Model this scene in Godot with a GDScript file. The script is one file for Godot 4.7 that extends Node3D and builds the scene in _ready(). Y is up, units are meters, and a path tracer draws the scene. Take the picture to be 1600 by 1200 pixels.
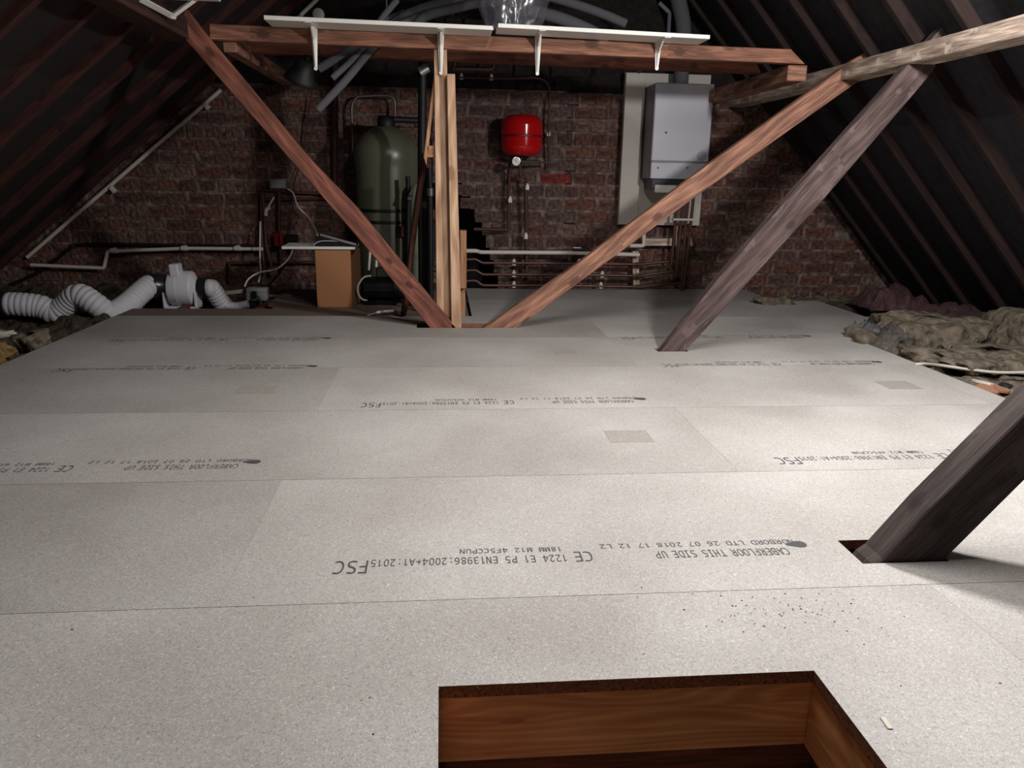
extends Node3D

# ---------------------------------------------------------------- mesh kit
class Kit:
	var v := PackedVector3Array()
	var n := PackedVector3Array()
	var uv := PackedVector2Array()
	var ix := PackedInt32Array()

	# flat polygon (convex), turned so that it faces `outward`; ux, uy: axes for the texture in metres
	func face(p: Array, outward: Vector3, ux: Vector3, uy: Vector3, off := Vector2.ZERO) -> void:
		var m: Vector3 = (p[1] - p[0]).cross(p[2] - p[0])
		if m.length() < 1e-12:
			return
		m = m.normalized()
		var q := p.duplicate()
		if m.dot(outward) < 0:
			q.reverse()
			m = -m
		var s := v.size()
		for a in q:
			v.append(a)
			n.append(m)
			uv.append(Vector2(a.dot(ux), a.dot(uy)) + off)
		for k in range(1, q.size() - 1):
			ix.append_array([s, s + k + 1, s + k])

	# box with bevelled edges; texture u runs along its x
	func box(t: Transform3D, size: Vector3, b := 0.003, off := Vector2.ZERO) -> void:
		var h := size * 0.5
		b = minf(b, minf(h.x, minf(h.y, h.z)) * 0.9)
		var at := func(sx: float, sy: float, sz: float, k: int) -> Vector3:
			var q := Vector3(sx * (h.x - b), sy * (h.y - b), sz * (h.z - b))
			if k == 0: q.x = sx * h.x
			elif k == 1: q.y = sy * h.y
			else: q.z = sz * h.z
			return t * q
		var ax := t.basis.x.normalized()
		var ay := t.basis.y.normalized()
		var az := t.basis.z.normalized()
		for s in [-1.0, 1.0]:
			face([at.call(s, -1, -1, 0), at.call(s, 1, -1, 0), at.call(s, 1, 1, 0), at.call(s, -1, 1, 0)], ax * s, az, ay, off)
			face([at.call(-1, s, -1, 1), at.call(1, s, -1, 1), at.call(1, s, 1, 1), at.call(-1, s, 1, 1)], ay * s, ax, az, off + Vector2(0, 0.37))
			face([at.call(-1, -1, s, 2), at.call(1, -1, s, 2), at.call(1, 1, s, 2), at.call(-1, 1, s, 2)], az * s, ax, ay, off)
		if b <= 0.0001:
			return
		for s in [-1.0, 1.0]:
			for r in [-1.0, 1.0]:
				face([at.call(s, r, -1, 0), at.call(s, r, 1, 0), at.call(s, r, 1, 1), at.call(s, r, -1, 1)], ax * s + ay * r, az, ay, off)
				face([at.call(s, -1, r, 0), at.call(s, 1, r, 0), at.call(s, 1, r, 2), at.call(s, -1, r, 2)], ax * s + az * r, az, ay, off)
				face([at.call(-1, s, r, 1), at.call(1, s, r, 1), at.call(1, s, r, 2), at.call(-1, s, r, 2)], ay * s + az * r, ax, az, off)
				for q in [-1.0, 1.0]:
					face([at.call(s, r, q, 0), at.call(s, r, q, 1), at.call(s, r, q, 2)], ax * s + ay * r + az * q, ax, ay, off)

	# timber from a to b: `w` across `side`, `h` across the third way
	func bar(a: Vector3, b: Vector3, side: Vector3, w: float, h: float, bev := 0.003, off := Vector2.ZERO) -> void:
		var x := (b - a).normalized()
		var z := x.cross(side).normalized()
		var y := z.cross(x)
		box(Transform3D(Basis(x, y, z), (a + b) * 0.5), Vector3(a.distance_to(b), w, h), bev, off)

	# outline in the plane of x and y, from z0 (back) to z1 (front), bevelled; `along` is the way of the grain
	func prism(poly: PackedVector2Array, z0: float, z1: float, along: Vector2, bev := 0.003, off := Vector2.ZERO) -> void:
		var p := poly.duplicate()
		if Geometry2D.is_polygon_clockwise(p):
			p.reverse()
		var c := p.size()
		var inner := PackedVector2Array()
		for k in c:
			var d0 := (p[k] - p[(k + c - 1) % c]).normalized()
			var d1 := (p[(k + 1) % c] - p[k]).normalized()
			var m := Vector2(-d0.y, d0.x) + Vector2(-d1.y, d1.x)
			m = m / maxf(m.length_squared() * 0.5, 0.3)
			inner.append(p[k] + m * bev)
		var g := Vector3(along.x, along.y, 0).normalized()
		var g2 := Vector3(-g.y, g.x, 0)
		var tri := Geometry2D.triangulate_polygon(inner)
		for s in [0, 1]:
			var z := z1 if s else z0
			for k in range(0, tri.size(), 3):
				var q := []
				for e in 3:
					q.append(Vector3(inner[tri[k + e]].x, inner[tri[k + e]].y, z))
				face(q, Vector3(0, 0, 1 if s else -1), g, g2, off)
		for k in c:
			var a := p[k]
			var b := p[(k + 1) % c]
			var ia := inner[k]
			var ib := inner[(k + 1) % c]
			var o := Vector3((b - a).y, -(b - a).x, 0).normalized()
			face([Vector3(a.x, a.y, z0 + bev), Vector3(b.x, b.y, z0 + bev), Vector3(b.x, b.y, z1 - bev), Vector3(a.x, a.y, z1 - bev)], o, g, Vector3(0, 0, 1), off + Vector2(0, 0.21))
			face([Vector3(a.x, a.y, z1 - bev), Vector3(b.x, b.y, z1 - bev), Vector3(ib.x, ib.y, z1), Vector3(ia.x, ia.y, z1)], o + Vector3(0, 0, 1), g, g2, off)
			face([Vector3(a.x, a.y, z0 + bev), Vector3(b.x, b.y, z0 + bev), Vector3(ib.x, ib.y, z0), Vector3(ia.x, ia.y, z0)], o - Vector3(0, 0, 1), g, g2, off)

	# round tube along points; `rad` one radius or one for each point
	func tube(p: PackedVector3Array, rad, sides := 10, cap := true) -> void:
		var c := p.size()
		var t := (p[1] - p[0]).normalized()
		var x := t.cross(Vector3.UP if absf(t.y) < 0.9 else Vector3.RIGHT).normalized()
		var s := v.size()
		var run := 0.0
		for k in c:
			var d := (p[mini(k + 1, c - 1)] - p[maxi(k - 1, 0)]).normalized()
			x = (x - d * x.dot(d)).normalized()
			var y := d.cross(x)
			var r: float = rad[k] if rad is Array else rad
			var r0: float = rad[maxi(k - 1, 0)] if rad is Array else rad
			var r1: float = rad[mini(k + 1, c - 1)] if rad is Array else rad
			var l := maxf(p[mini(k + 1, c - 1)].distance_to(p[maxi(k - 1, 0)]), 1e-5)
			if k:
				run += p[k].distance_to(p[k - 1])
			for e in sides + 1:
				var a := TAU * e / sides
				var o := x * cos(a) + y * sin(a)
				v.append(p[k] + o * r)
				n.append((o - d * ((r1 - r0) / l)).normalized())
				uv.append(Vector2(run, TAU * r * e / sides))
		for k in c - 1:
			for e in sides:
				var a := s + k * (sides + 1) + e
				var b := a + sides + 1
				ix.append_array([a, b, a + 1, a + 1, b, b + 1])
		if cap:
			for k in [0, c - 1]:
				var q := []
				for e in sides:
					q.append(v[s + k * (sides + 1) + e])
				var d := (p[0] - p[1]) if k == 0 else (p[c - 1] - p[c - 2])
				face(q, d, x, d.normalized().cross(x))

	# turned shape: profile of (radius, height) about the y axis of t
	func lathe(given: Array, t: Transform3D, sides := 32) -> void:
		var prof := given.duplicate()
		var c := prof.size()
		var rise := 0.0
		for k in c - 1:
			rise += (prof[k + 1].y - prof[k].y) * (prof[k + 1].x + prof[k].x)
		if rise < 0.0 or (rise == 0.0 and prof[0].x < prof[c - 1].x):
			prof.reverse()
		var s := v.size()
		for k in c:
			var d: Vector2 = (prof[mini(k + 1, c - 1)] - prof[maxi(k - 1, 0)]).normalized()
			for e in sides + 1:
				var a := TAU * e / sides
				var o := Vector3(cos(a), 0, sin(a))
				v.append(t * (o * prof[k].x + Vector3(0, prof[k].y, 0)))
				n.append((t.basis * (o * d.y - Vector3(0, d.x, 0))).normalized())
				uv.append(Vector2(float(e) / sides * TAU * 0.2, prof[k].y))
		for k in c - 1:
			for e in sides:
				var a := s + k * (sides + 1) + e
				var b := a + sides + 1
				ix.append_array([a, a + 1, b, a + 1, b + 1, b])

	# smooth sheet through a grid of points, rows of equal length
	func sheet(rows: Array, flip := false) -> void:
		var w: int = rows[0].size()
		var h := rows.size()
		var s := v.size()
		for j in h:
			for i in w:
				var du: Vector3 = rows[j][mini(i + 1, w - 1)] - rows[j][maxi(i - 1, 0)]
				var dv: Vector3 = rows[mini(j + 1, h - 1)][i] - rows[maxi(j - 1, 0)][i]
				var m := du.cross(dv).normalized()
				v.append(rows[j][i])
				n.append(-m if flip else m)
				uv.append(Vector2(rows[j][i].x, rows[j][i].z))
		for j in h - 1:
			for i in w - 1:
				var a := s + j * w + i
				var b := a + w
				ix.append_array([a, a + 1, b, a + 1, b + 1, b] if flip else [a, b, a + 1, a + 1, b, b + 1])

	func mesh(off := Vector3.ZERO) -> ArrayMesh:
		var arr := []
		arr.resize(Mesh.ARRAY_MAX)
		var w := v.duplicate()
		if off != Vector3.ZERO:
			for k in w.size():
				w[k] -= off
		arr[Mesh.ARRAY_VERTEX] = w
		arr[Mesh.ARRAY_NORMAL] = n
		arr[Mesh.ARRAY_TEX_UV] = uv
		arr[Mesh.ARRAY_TEX_UV2] = uv
		arr[Mesh.ARRAY_INDEX] = ix
		var m := ArrayMesh.new()
		m.add_surface_from_arrays(Mesh.PRIMITIVE_TRIANGLES, arr)
		return m

# ---------------------------------------------------------------- scene kit
var rng := RandomNumberGenerator.new()
var used := {}
var X := {}   # textures
var M := {}   # materials

func numbered(called: String) -> String:
	used[called] = used.get(called, -1) + 1
	return called if used[called] == 0 else "%s_%03d" % [called, used[called]]

func tag(o: Node3D, label: String, category: String, group := "") -> Node3D:
	o.set_meta("label", label)
	o.set_meta("category", category)
	if group:
		o.set_meta("group", group)
	return o

func thing(called: String, label: String, category: String, at: Vector3, group := "") -> Node3D:
	var o := Node3D.new()
	o.name = numbered(called)
	o.position = at
	add_child(o)
	tag(o, label, category, group)
	return o

# the kit's shape (in world places) as one named mesh under `parent`
func part(called: String, k: Kit, m: Material, parent: Node3D = null, label := "") -> MeshInstance3D:
	var o := MeshInstance3D.new()
	var off := Vector3.ZERO
	if parent:
		var p: Node = parent
		while p is Node3D and p != self:
			off += p.position
			p = p.get_parent()
	o.mesh = k.mesh(off)
	o.material_override = null
	o.mesh.surface_set_material(0, m)
	o.name = called if parent else numbered(called)
	(parent if parent else self).add_child(o, true)
	if label:
		o.set_meta("label", label)
	return o

# a thing of one mesh, standing at `at`
func solo(called: String, k: Kit, m: Material, label: String, category: String, at := Vector3.ZERO, group := "") -> MeshInstance3D:
	var o := MeshInstance3D.new()
	if at == Vector3.ZERO:
		var lo := Vector3(INF, INF, INF)
		var hi := -lo
		for q in k.v:
			lo = lo.min(q)
			hi = hi.max(q)
		at = Vector3((lo.x + hi.x) / 2, lo.y, (lo.z + hi.z) / 2)
	o.mesh = k.mesh(at)
	o.mesh.surface_set_material(0, m)
	o.name = numbered(called)
	o.position = at
	add_child(o)
	tag(o, label, category, group)
	return o

func struct(called: String) -> Node3D:
	var o := Node3D.new()
	o.name = called
	o.set_meta("kind", "structure")
	add_child(o)
	return o

func spline(pts: Array, step := 0.02) -> PackedVector3Array:
	var c := Curve3D.new()
	c.bake_interval = step
	for k in pts.size():
		var a: Vector3 = pts[maxi(k - 1, 0)]
		var b: Vector3 = pts[mini(k + 1, pts.size() - 1)]
		var t := (b - a) / 6.0
		c.add_point(pts[k], -t, t)
	return c.get_baked_points()

# straight runs with rounded corners, as a plumber bends pipe
func bent(pts: Array, r := 0.03) -> PackedVector3Array:
	var out := PackedVector3Array([pts[0]])
	for k in range(1, pts.size() - 1):
		var a: Vector3 = (pts[k - 1] - pts[k])
		var b: Vector3 = (pts[k + 1] - pts[k])
		var d := minf(r, minf(a.length(), b.length()) * 0.45)
		var p0: Vector3 = pts[k] + a.normalized() * d
		var p1: Vector3 = pts[k] + b.normalized() * d
		for e in 5:
			var f := e / 4.0
			out.append(p0.lerp(pts[k], f).lerp(pts[k].lerp(p1, f), f))
	out.append(pts[-1])
	return out

func cord(pts: Array, r: float, step := 0.02, sides := 8) -> Kit:
	var k := Kit.new()
	k.tube(spline(pts, step), r, sides)
	return k

func pipe(pts: Array, r: float, bend := 0.03, sides := 12) -> Kit:
	var k := Kit.new()
	k.tube(bent(pts, bend), r, sides)
	return k

func at_turn(p: Vector3, yaw := 0.0, pitch := 0.0, roll := 0.0) -> Transform3D:
	return Transform3D(Basis.from_euler(Vector3(pitch, yaw, roll)), p)

# ---------------------------------------------------------------- textures and materials
func picture(w: int, h: int, bytes: PackedByteArray) -> ImageTexture:
	return ImageTexture.create_from_image(Image.create_from_data(w, h, false, Image.FORMAT_RGB8, bytes))

# pressed wood flakes, lying every way
func chip_texture(size: int, strokes: int, base: Color, spread: float) -> ImageTexture:
	var b := PackedByteArray()
	b.resize(size * size * 3)
	for k in range(0, b.size(), 3):
		b[k] = base.r8
		b[k + 1] = base.g8
		b[k + 2] = base.b8
	for s in strokes:
		var x := rng.randf() * size
		var y := rng.randf() * size
		var a := rng.randf() * TAU
		var l := rng.randi_range(2, 9)
		var t := rng.randfn(0.0, spread)
		if rng.randf() < 0.03:
			t -= spread * 2.2
		elif rng.randf() < 0.04:
			t += spread * 2.0
		var warm := rng.randfn(0.0, 0.012)
		var r := clampi(int((base.r + t + warm) * 255), 0, 255)
		var g := clampi(int((base.g + t) * 255), 0, 255)
		var u := clampi(int((base.b + t - warm) * 255), 0, 255)
		var dx := cos(a)
		var dy := sin(a)
		var thick := 2 if rng.randf() < 0.35 else 1
		for e in l:
			for o in thick:
				var q := (posmod(int(y + dy * e + dx * o), size) * size + posmod(int(x + dx * e - dy * o), size)) * 3
				b[q] = r
				b[q + 1] = g
				b[q + 2] = u
	return picture(size, size, b)

# sawn softwood: u along the grain over 2 m, v across over 0.5 m
func wood_texture(seed_: int, arches: float, knots: int, streak: float, dark: Color, light: Color, blotch := 0.0) -> ImageTexture:
	var w := 1024
	var h := 256
	var fine := FastNoiseLite.new()
	fine.seed = seed_
	fine.frequency = 1.0
	fine.fractal_octaves = 3
	var slow := FastNoiseLite.new()
	slow.seed = seed_ + 7
	slow.frequency = 1.0
	slow.fractal_octaves = 2
	rng.seed = seed_
	var ks := []
	for k in knots:
		ks.append(Vector3(rng.randf() * w, rng.randf() * h, rng.randf_range(4.0, 8.0)))
	var spots := []
	for k in int(blotch):
		spots.append(Vector3(rng.randf_range(0.0, 1.0) * w, rng.randf() * h, rng.randf_range(5.0, 16.0)))
	var b := PackedByteArray()
	b.resize(w * h * 3)
	for y in h:
		for x in w:
			var yy := float(y)
			var knot := 0.0
			for q in ks:
				var dx: float = (x - q.x) * 0.55
				var dy: float = y - q.y
				var d2: float = (dx * dx + dy * dy) / (q.z * q.z)
				if d2 < 30.0:
					var f := exp(-d2 * 0.22)
					yy += signf(dy) * f * q.z * 1.1
					if d2 < 2.6:
						knot = maxf(knot, 1.0 - d2 / 2.6)
			var warp := slow.get_noise_2d(x * 0.0022, yy * 0.006) * arches
			var ring := 0.5 + 0.5 * sin((yy * 0.045 + warp) * TAU)
			var t := 0.52 + (pow(ring, 2.0) - 0.4) * 0.3 + fine.get_noise_2d(x * 0.012, yy * 0.35) * streak + slow.get_noise_2d(x * 0.006 + 50.0, yy * 0.02) * 0.35
			t -= knot * 0.75
			var white := 0.0
			for q in spots:
				var dx2: float = (x - q.x) * 0.6
				var dy2: float = y - q.y
				var d: float = sqrt(dx2 * dx2 + dy2 * dy2) / q.z + fine.get_noise_2d(x * 0.06, y * 0.06) * 0.8
				if d < 1.0:
					white = maxf(white, minf(1.0, (1.0 - d) * 1.6))
			var c := dark.lerp(light, clampf(t, 0.0, 1.0))
			if white > 0.0:
				c = c.lerp(Color(0.97, 0.95, 0.94), white * 0.75)
			var o := (y * w + x) * 3
			b[o] = c.r8
			b[o + 1] = c.g8
			b[o + 2] = c.b8
	return picture(w, h, b)

func noise_texture(seed_: int, freq: float, oct: int, c0: Color, c1: Color, size := 256, kind := FastNoiseLite.TYPE_SIMPLEX_SMOOTH) -> NoiseTexture2D:
	var f := FastNoiseLite.new()
	f.seed = seed_
	f.noise_type = kind
	f.frequency = freq
	f.fractal_octaves = oct
	var t := NoiseTexture2D.new()
	t.width = size
	t.height = size
	t.seamless = true
	t.noise = f
	var g := Gradient.new()
	g.set_color(0, c0)
	g.set_color(1, c1)
	t.color_ramp = g
	return t

func mat(called: String, c: Color, rough := 0.8, metal := 0.0, tex: Texture2D = null, scale := Vector3.ONE, tri := false) -> StandardMaterial3D:
	var m := StandardMaterial3D.new()
	m.resource_name = called
	m.albedo_color = c
	m.roughness = rough
	m.metallic = metal
	if tex:
		m.albedo_texture = tex
		m.uv1_scale = scale
		if tri:
			m.uv1_triplanar = true
	M[called] = m
	return m

func relief(m: StandardMaterial3D, tex: Texture2D, cm: float) -> void:
	m.heightmap_enabled = true
	m.heightmap_texture = tex
	m.heightmap_scale = cm

func materials() -> void:
	var white := Color(1, 1, 1)
	var grit := noise_texture(5, 0.02, 5, Color(0.0, 0.0, 0.0), white)
	X.chip = chip_texture(1024, 150000, Color(0.688, 0.675, 0.66), 0.065)
	X.edge = chip_texture(256, 6000, Color(0.52, 0.35, 0.26), 0.10)
	X.stain = noise_texture(21, 0.006, 4, Color(0.86, 0.85, 0.84), white, 512)
	for k in 3:
		var t: float = [1.0, 0.955, 0.985][k]
		var m := mat("chipboard%d" % k, Color(t, t, t), 0.62, 0.0, X.chip, Vector3(1.45, 1.45, 1))
		m.detail_enabled = true
		m.detail_albedo = X.stain
		m.detail_blend_mode = BaseMaterial3D.BLEND_MODE_MUL
		m.detail_uv_layer = BaseMaterial3D.DETAIL_UV_2
		m.uv2_scale = Vector3(0.4, 0.4, 1)
	mat("chip_edge", white, 0.9, 0.0, X.edge, Vector3(4, 4, 1))
	mat("ink", Color(0.25, 0.25, 0.26), 0.7)
	mat("patch", Color(0.84, 0.82, 0.80), 0.75, 0.0, X.chip, Vector3(1.45, 1.45, 1))
	mat("old_board", Color(0.62, 0.54, 0.50), 0.8, 0.0, X.chip, Vector3(0.9, 0.9, 1))
	# wood
	var ws := Vector3(0.5, 2.0, 1)
	X.pine = wood_texture(3, 1.6, 16, 0.25, Color(0.60, 0.45, 0.34), Color(0.90, 0.76, 0.63))
	X.rough = wood_texture(11, 0.9, 5, 0.7, Color(0.50, 0.45, 0.43), Color(0.92, 0.88, 0.86), 48)
	X.red = wood_texture(19, 1.2, 28, 0.55, Color(0.42, 0.30, 0.26), Color(0.80, 0.62, 0.54))
	X.arch = wood_texture(31, 3.2, 4, 0.2, Color(0.70, 0.45, 0.28), Color(0.97, 0.75, 0.53))
	mat("pine", white, 0.75, 0.0, X.pine, ws)
	mat("pine_dull", Color(0.86, 0.78, 0.72), 0.8, 0.0, X.pine, ws)
	mat("red_wood", Color(0.80, 0.66, 0.62), 0.8, 0.0, X.red, ws)
	mat("cream_wood", Color(0.98, 0.93, 0.86), 0.8, 0.0, X.rough, ws)
	mat("red_pine", Color(0.92, 0.87, 0.82), 0.75, 0.0, X.red, ws)
	mat("cross_wood", Color(0.84, 0.76, 0.69), 0.75, 0.0, X.red, ws)
	mat("grey_wood", Color(0.43, 0.375, 0.375), 0.85, 0.0, X.rough, ws)
	mat("dark_wood", Color(0.34, 0.305, 0.30), 0.85, 0.0, X.rough, ws)
	mat("stub_wood", Color(0.60, 0.56, 0.55), 0.8, 0.0, X.red, ws)
	mat("purlin_wood", Color(0.96, 0.91, 0.85), 0.8, 0.0, X.rough, ws)
	mat("old_purlin", Color(0.36, 0.27, 0.23), 0.85, 0.0, X.red, ws)
	mat("brown_wood", Color(0.62, 0.45, 0.36), 0.8, 0.0, X.red, ws)
	mat("hatch_wood", white, 0.55, 0.0, X.arch, Vector3(0.6, 4.2, 1))
	mat("rafter_wood", Color(0.25, 0.20, 0.20), 0.85, 0.0, X.red, ws)
	mat("rafter_red", Color(0.40, 0.28, 0.26), 0.85, 0.0, X.red, ws)
	mat("lath_wood", Color(0.50, 0.34, 0.29), 0.8, 0.0, X.red, ws)
	# roof
	X.felt = noise_texture(41, 0.03, 4, Color(0.55, 0.55, 0.55), white)
	mat("felt", Color(0.215, 0.215, 0.24), 0.75, 0.0, X.felt, Vector3(2, 2, 2), true)
	mat("felt_brown", Color(0.165, 0.115, 0.105), 0.85, 0.0, X.felt, Vector3(2, 2, 2), true)
	# brick
	X.brick = noise_texture(51, 0.018, 5, Color(0.45, 0.43, 0.42), white)
	var tones := [Color(0.56, 0.38, 0.33), Color(0.49, 0.34, 0.31), Color(0.58, 0.42, 0.36), Color(0.45, 0.34, 0.32), Color(0.53, 0.40, 0.37), Color(0.60, 0.48, 0.43)]
	for k in 6:
		relief(mat("brick%d" % k, tones[k], 0.92, 0.0, X.brick, Vector3(5, 5, 5), true), grit, 0.8)
	var greys := [Color(0.47, 0.36, 0.35), Color(0.50, 0.40, 0.38), Color(0.43, 0.33, 0.33), Color(0.52, 0.37, 0.35)]
	for k in 4:
		relief(mat("breast%d" % k, greys[k], 0.92, 0.0, X.brick, Vector3(5, 5, 5), true), grit, 0.8)
	mat("brick_bright", Color(0.60, 0.24, 0.22), 0.9, 0.0, X.brick, Vector3(5, 5, 5), true)
	mat("dark_brick", Color(0.17, 0.13, 0.125), 0.95, 0.0, X.brick, Vector3(5, 5, 5), true)  # much darker copy of the brick tone, for the upper wall
	mat("dark_mortar", Color(0.15, 0.13, 0.125), 0.95, 0.0, X.brick, Vector3(3, 3, 3), true)
	relief(mat("mortar", Color(0.60, 0.51, 0.48), 0.95, 0.0, X.brick, Vector3(3, 3, 3), true), grit, 1.5)
	# soft stuff
	X.wool = noise_texture(61, 0.025, 5, Color(0.50, 0.47, 0.42), white)
	relief(mat("wool", Color(0.57, 0.53, 0.47), 1.0, 0.0, X.wool, Vector3(2.2, 2.2, 2.2), true), grit, 2.5)
	relief(mat("wool_dark", Color(0.36, 0.31, 0.26), 1.0, 0.0, X.wool, Vector3(2.2, 2.2, 2.2), true), grit, 3.0)
	relief(mat("wool_yellow", Color(0.68, 0.56, 0.36), 1.0, 0.0, X.wool, Vector3(5, 5, 5), true), grit, 2.0)
	mat("landing_paint", Color(0.86, 0.84, 0.80), 0.9)
	mat("dust", Color(0.52, 0.48, 0.43), 1.0, 0.0, X.wool, Vector3(3, 3, 3), true)
	mat("plum_cloth", Color(0.36, 0.24, 0.26), 0.8, 0.0, X.wool, Vector3(4, 4, 4), true)
	# manufactured
	mat("white_gloss", Color(0.90, 0.90, 0.87), 0.35)
	mat("white_steel", Color(0.93, 0.93, 0.90), 0.3)
	mat("white_duct", Color(0.80, 0.80, 0.82), 0.6)
	mat("fan_plastic", Color(0.82, 0.82, 0.84), 0.4)
	mat("conduit", Color(0.84, 0.81, 0.77), 0.5)
	mat("boiler_white", Color(0.74, 0.74, 0.78), 0.35)
	mat("boiler_grey", Color(0.50, 0.49, 0.51), 0.45)
	mat("board_white", Color(0.74, 0.71, 0.68), 0.6)
	mat("panel_dark", Color(0.16, 0.16, 0.18), 0.5)
	mat("label_grey", Color(0.62, 0.62, 0.65), 0.5)
	mat("red_paint", Color(0.72, 0.07, 0.08), 0.12)
	mat("red_band", Color(0.45, 0.04, 0.05), 0.4)
	mat("red_plastic", Color(0.60, 0.10, 0.12), 0.4)
	mat("chrome", Color(0.85, 0.85, 0.84), 0.2, 0.9)
	mat("dial", Color(0.90, 0.89, 0.87), 0.3)
	mat("copper", Color(0.36, 0.25, 0.22), 0.35, 0.5)
	mat("copper_dull", Color(0.30, 0.19, 0.16), 0.6, 0.2)
	mat("steel_dull", Color(0.45, 0.43, 0.42), 0.45, 0.7)
	mat("tank", Color(0.36, 0.37, 0.31), 0.32)
	mat("tank_pale", Color(0.52, 0.57, 0.48), 0.5)
	mat("black_rubber", Color(0.06, 0.06, 0.065), 0.6)
	mat("black_gloss", Color(0.05, 0.05, 0.055), 0.25)
	mat("tape", Color(0.14, 0.145, 0.17), 0.25)
	mat("lagging", Color(0.34, 0.34, 0.36), 0.9)
	mat("card", Color(0.66, 0.46, 0.31), 0.85)
	mat("card_edge", Color(0.50, 0.35, 0.24), 0.9)
	mat("grey_box", Color(0.60, 0.61, 0.60), 0.5)
	mat("cable", Color(0.80, 0.77, 0.73), 0.5)
	mat("thin_red", Color(0.30, 0.12, 0.12), 0.6)
	mat("debris", Color(0.62, 0.45, 0.36), 0.95)
	mat("paper", Color(0.80, 0.77, 0.72), 0.9)
	var film := mat("film", Color(0.42, 0.42, 0.45, 0.22), 0.15)
	film.transparency = BaseMaterial3D.TRANSPARENCY_ALPHA
	film.cull_mode = BaseMaterial3D.CULL_DISABLED
	var bulbm := mat("bulb_glass", Color(0.95, 0.95, 0.95), 0.4)
	bulbm.emission_enabled = true
	bulbm.emission = Color(1.0, 0.985, 0.975)
	bulbm.emission_energy_multiplier = 45.0
	var tubem := mat("lamp_glow", Color(0.95, 0.95, 0.95), 0.4)
	tubem.emission_enabled = true
	tubem.emission = Color(1.0, 0.97, 0.94)
	tubem.emission_energy_multiplier = 2.0

# ---------------------------------------------------------------- the room
func left_roof(x: float) -> float:
	return 0.748 + 0.81 * (x + 2.13)

func right_roof(x: float) -> float:
	return 0.62 - 1.08 * (x - 2.78)

func floor_board(x0: float, x1: float, z0: float, z1: float, m: String, holes: Array, parent: Node3D, y := 0.0) -> Node3D:
	var g := 0.0007
	x0 += g * 0.3; x1 -= g * 0.3; z0 += g; z1 -= g
	var xs := [x0, x1]
	var zs := [z0, z1]
	for h in holes:
		for q in [h.position.x, h.end.x]:
			if q > x0 and q < x1 and not xs.has(q): xs.append(q)
		for q in [h.position.y, h.end.y]:
			if q > z0 and q < z1 and not zs.has(q): zs.append(q)
	xs.sort()
	zs.sort()
	var top := Kit.new()
	var rim := Kit.new()
	var solid := func(i: int, j: int) -> bool:
		if i < 0 or j < 0 or i >= xs.size() - 1 or j >= zs.size() - 1:
			return false
		var c := Vector2((xs[i] + xs[i + 1]) / 2, (zs[j] + zs[j + 1]) / 2)
		for h in holes:
			if h.has_point(c):
				return false
		return true
	var off := Vector2(rng.randf() * 5.0, rng.randf() * 5.0)
	for i in xs.size() - 1:
		for j in zs.size() - 1:
			if not solid.call(i, j):
				continue
			var a := Vector3(xs[i], y, zs[j])
			var b := Vector3(xs[i + 1], y, zs[j])
			var c := Vector3(xs[i + 1], y, zs[j + 1])
			var d := Vector3(xs[i], y, zs[j + 1])
			var dn := Vector3(0, -0.022, 0)
			top.face([a, b, c, d], Vector3.UP, Vector3.RIGHT, Vector3.BACK, off)
			rim.face([a + dn, b + dn, c + dn, d + dn], Vector3.DOWN, Vector3.RIGHT, Vector3.BACK)
			for e in [[a, b, 0, -1, Vector3.FORWARD], [d, c, 0, 1, Vector3.BACK], [a, d, -1, 0, Vector3.LEFT], [b, c, 1, 0, Vector3.RIGHT]]:
				if not solid.call(i + e[2], j + e[3]):
					rim.face([e[0], e[1], e[1] + dn, e[0] + dn], e[4], Vector3(1, 0, 1), Vector3.UP)
	var o := part("floor_board", top, M[m], parent)
	var under: ArrayMesh = rim.mesh()
	o.mesh.add_surface_from_arrays(Mesh.PRIMITIVE_TRIANGLES, under.surface_get_arrays(0))
	o.mesh.surface_set_material(1, M.chip_edge)
	return o

var stamp_meshes := {}
func stamp(text: String, size: float, x: float, z: float, parent: Node3D, squeeze := 1.0) -> void:
	var key := "%s/%s" % [text, size]
	if not stamp_meshes.has(key):
		var f := SystemFont.new()
		f.font_names = PackedStringArray(["Droid Sans Mono"])
		var t := TextMesh.new()
		t.font = f
		t.text = text
		t.font_size = 24
		t.pixel_size = size / 17.5
		t.depth = 0.0
		t.curve_step = 6.0
		t.horizontal_alignment = HORIZONTAL_ALIGNMENT_LEFT
		t.vertical_alignment = VERTICAL_ALIGNMENT_BOTTOM
		stamp_meshes[key] = t
	var o := MeshInstance3D.new()
	o.mesh = stamp_meshes[key]
	o.material_override = M.ink
	o.name = "printed_lettering"
	o.transform = Transform3D(Basis(Vector3(-squeeze, 0, 0), Vector3(0, 0, 1), Vector3(0, 1, 0)), Vector3(x, 0.0006, z))
	parent.add_child(o, true)

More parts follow.
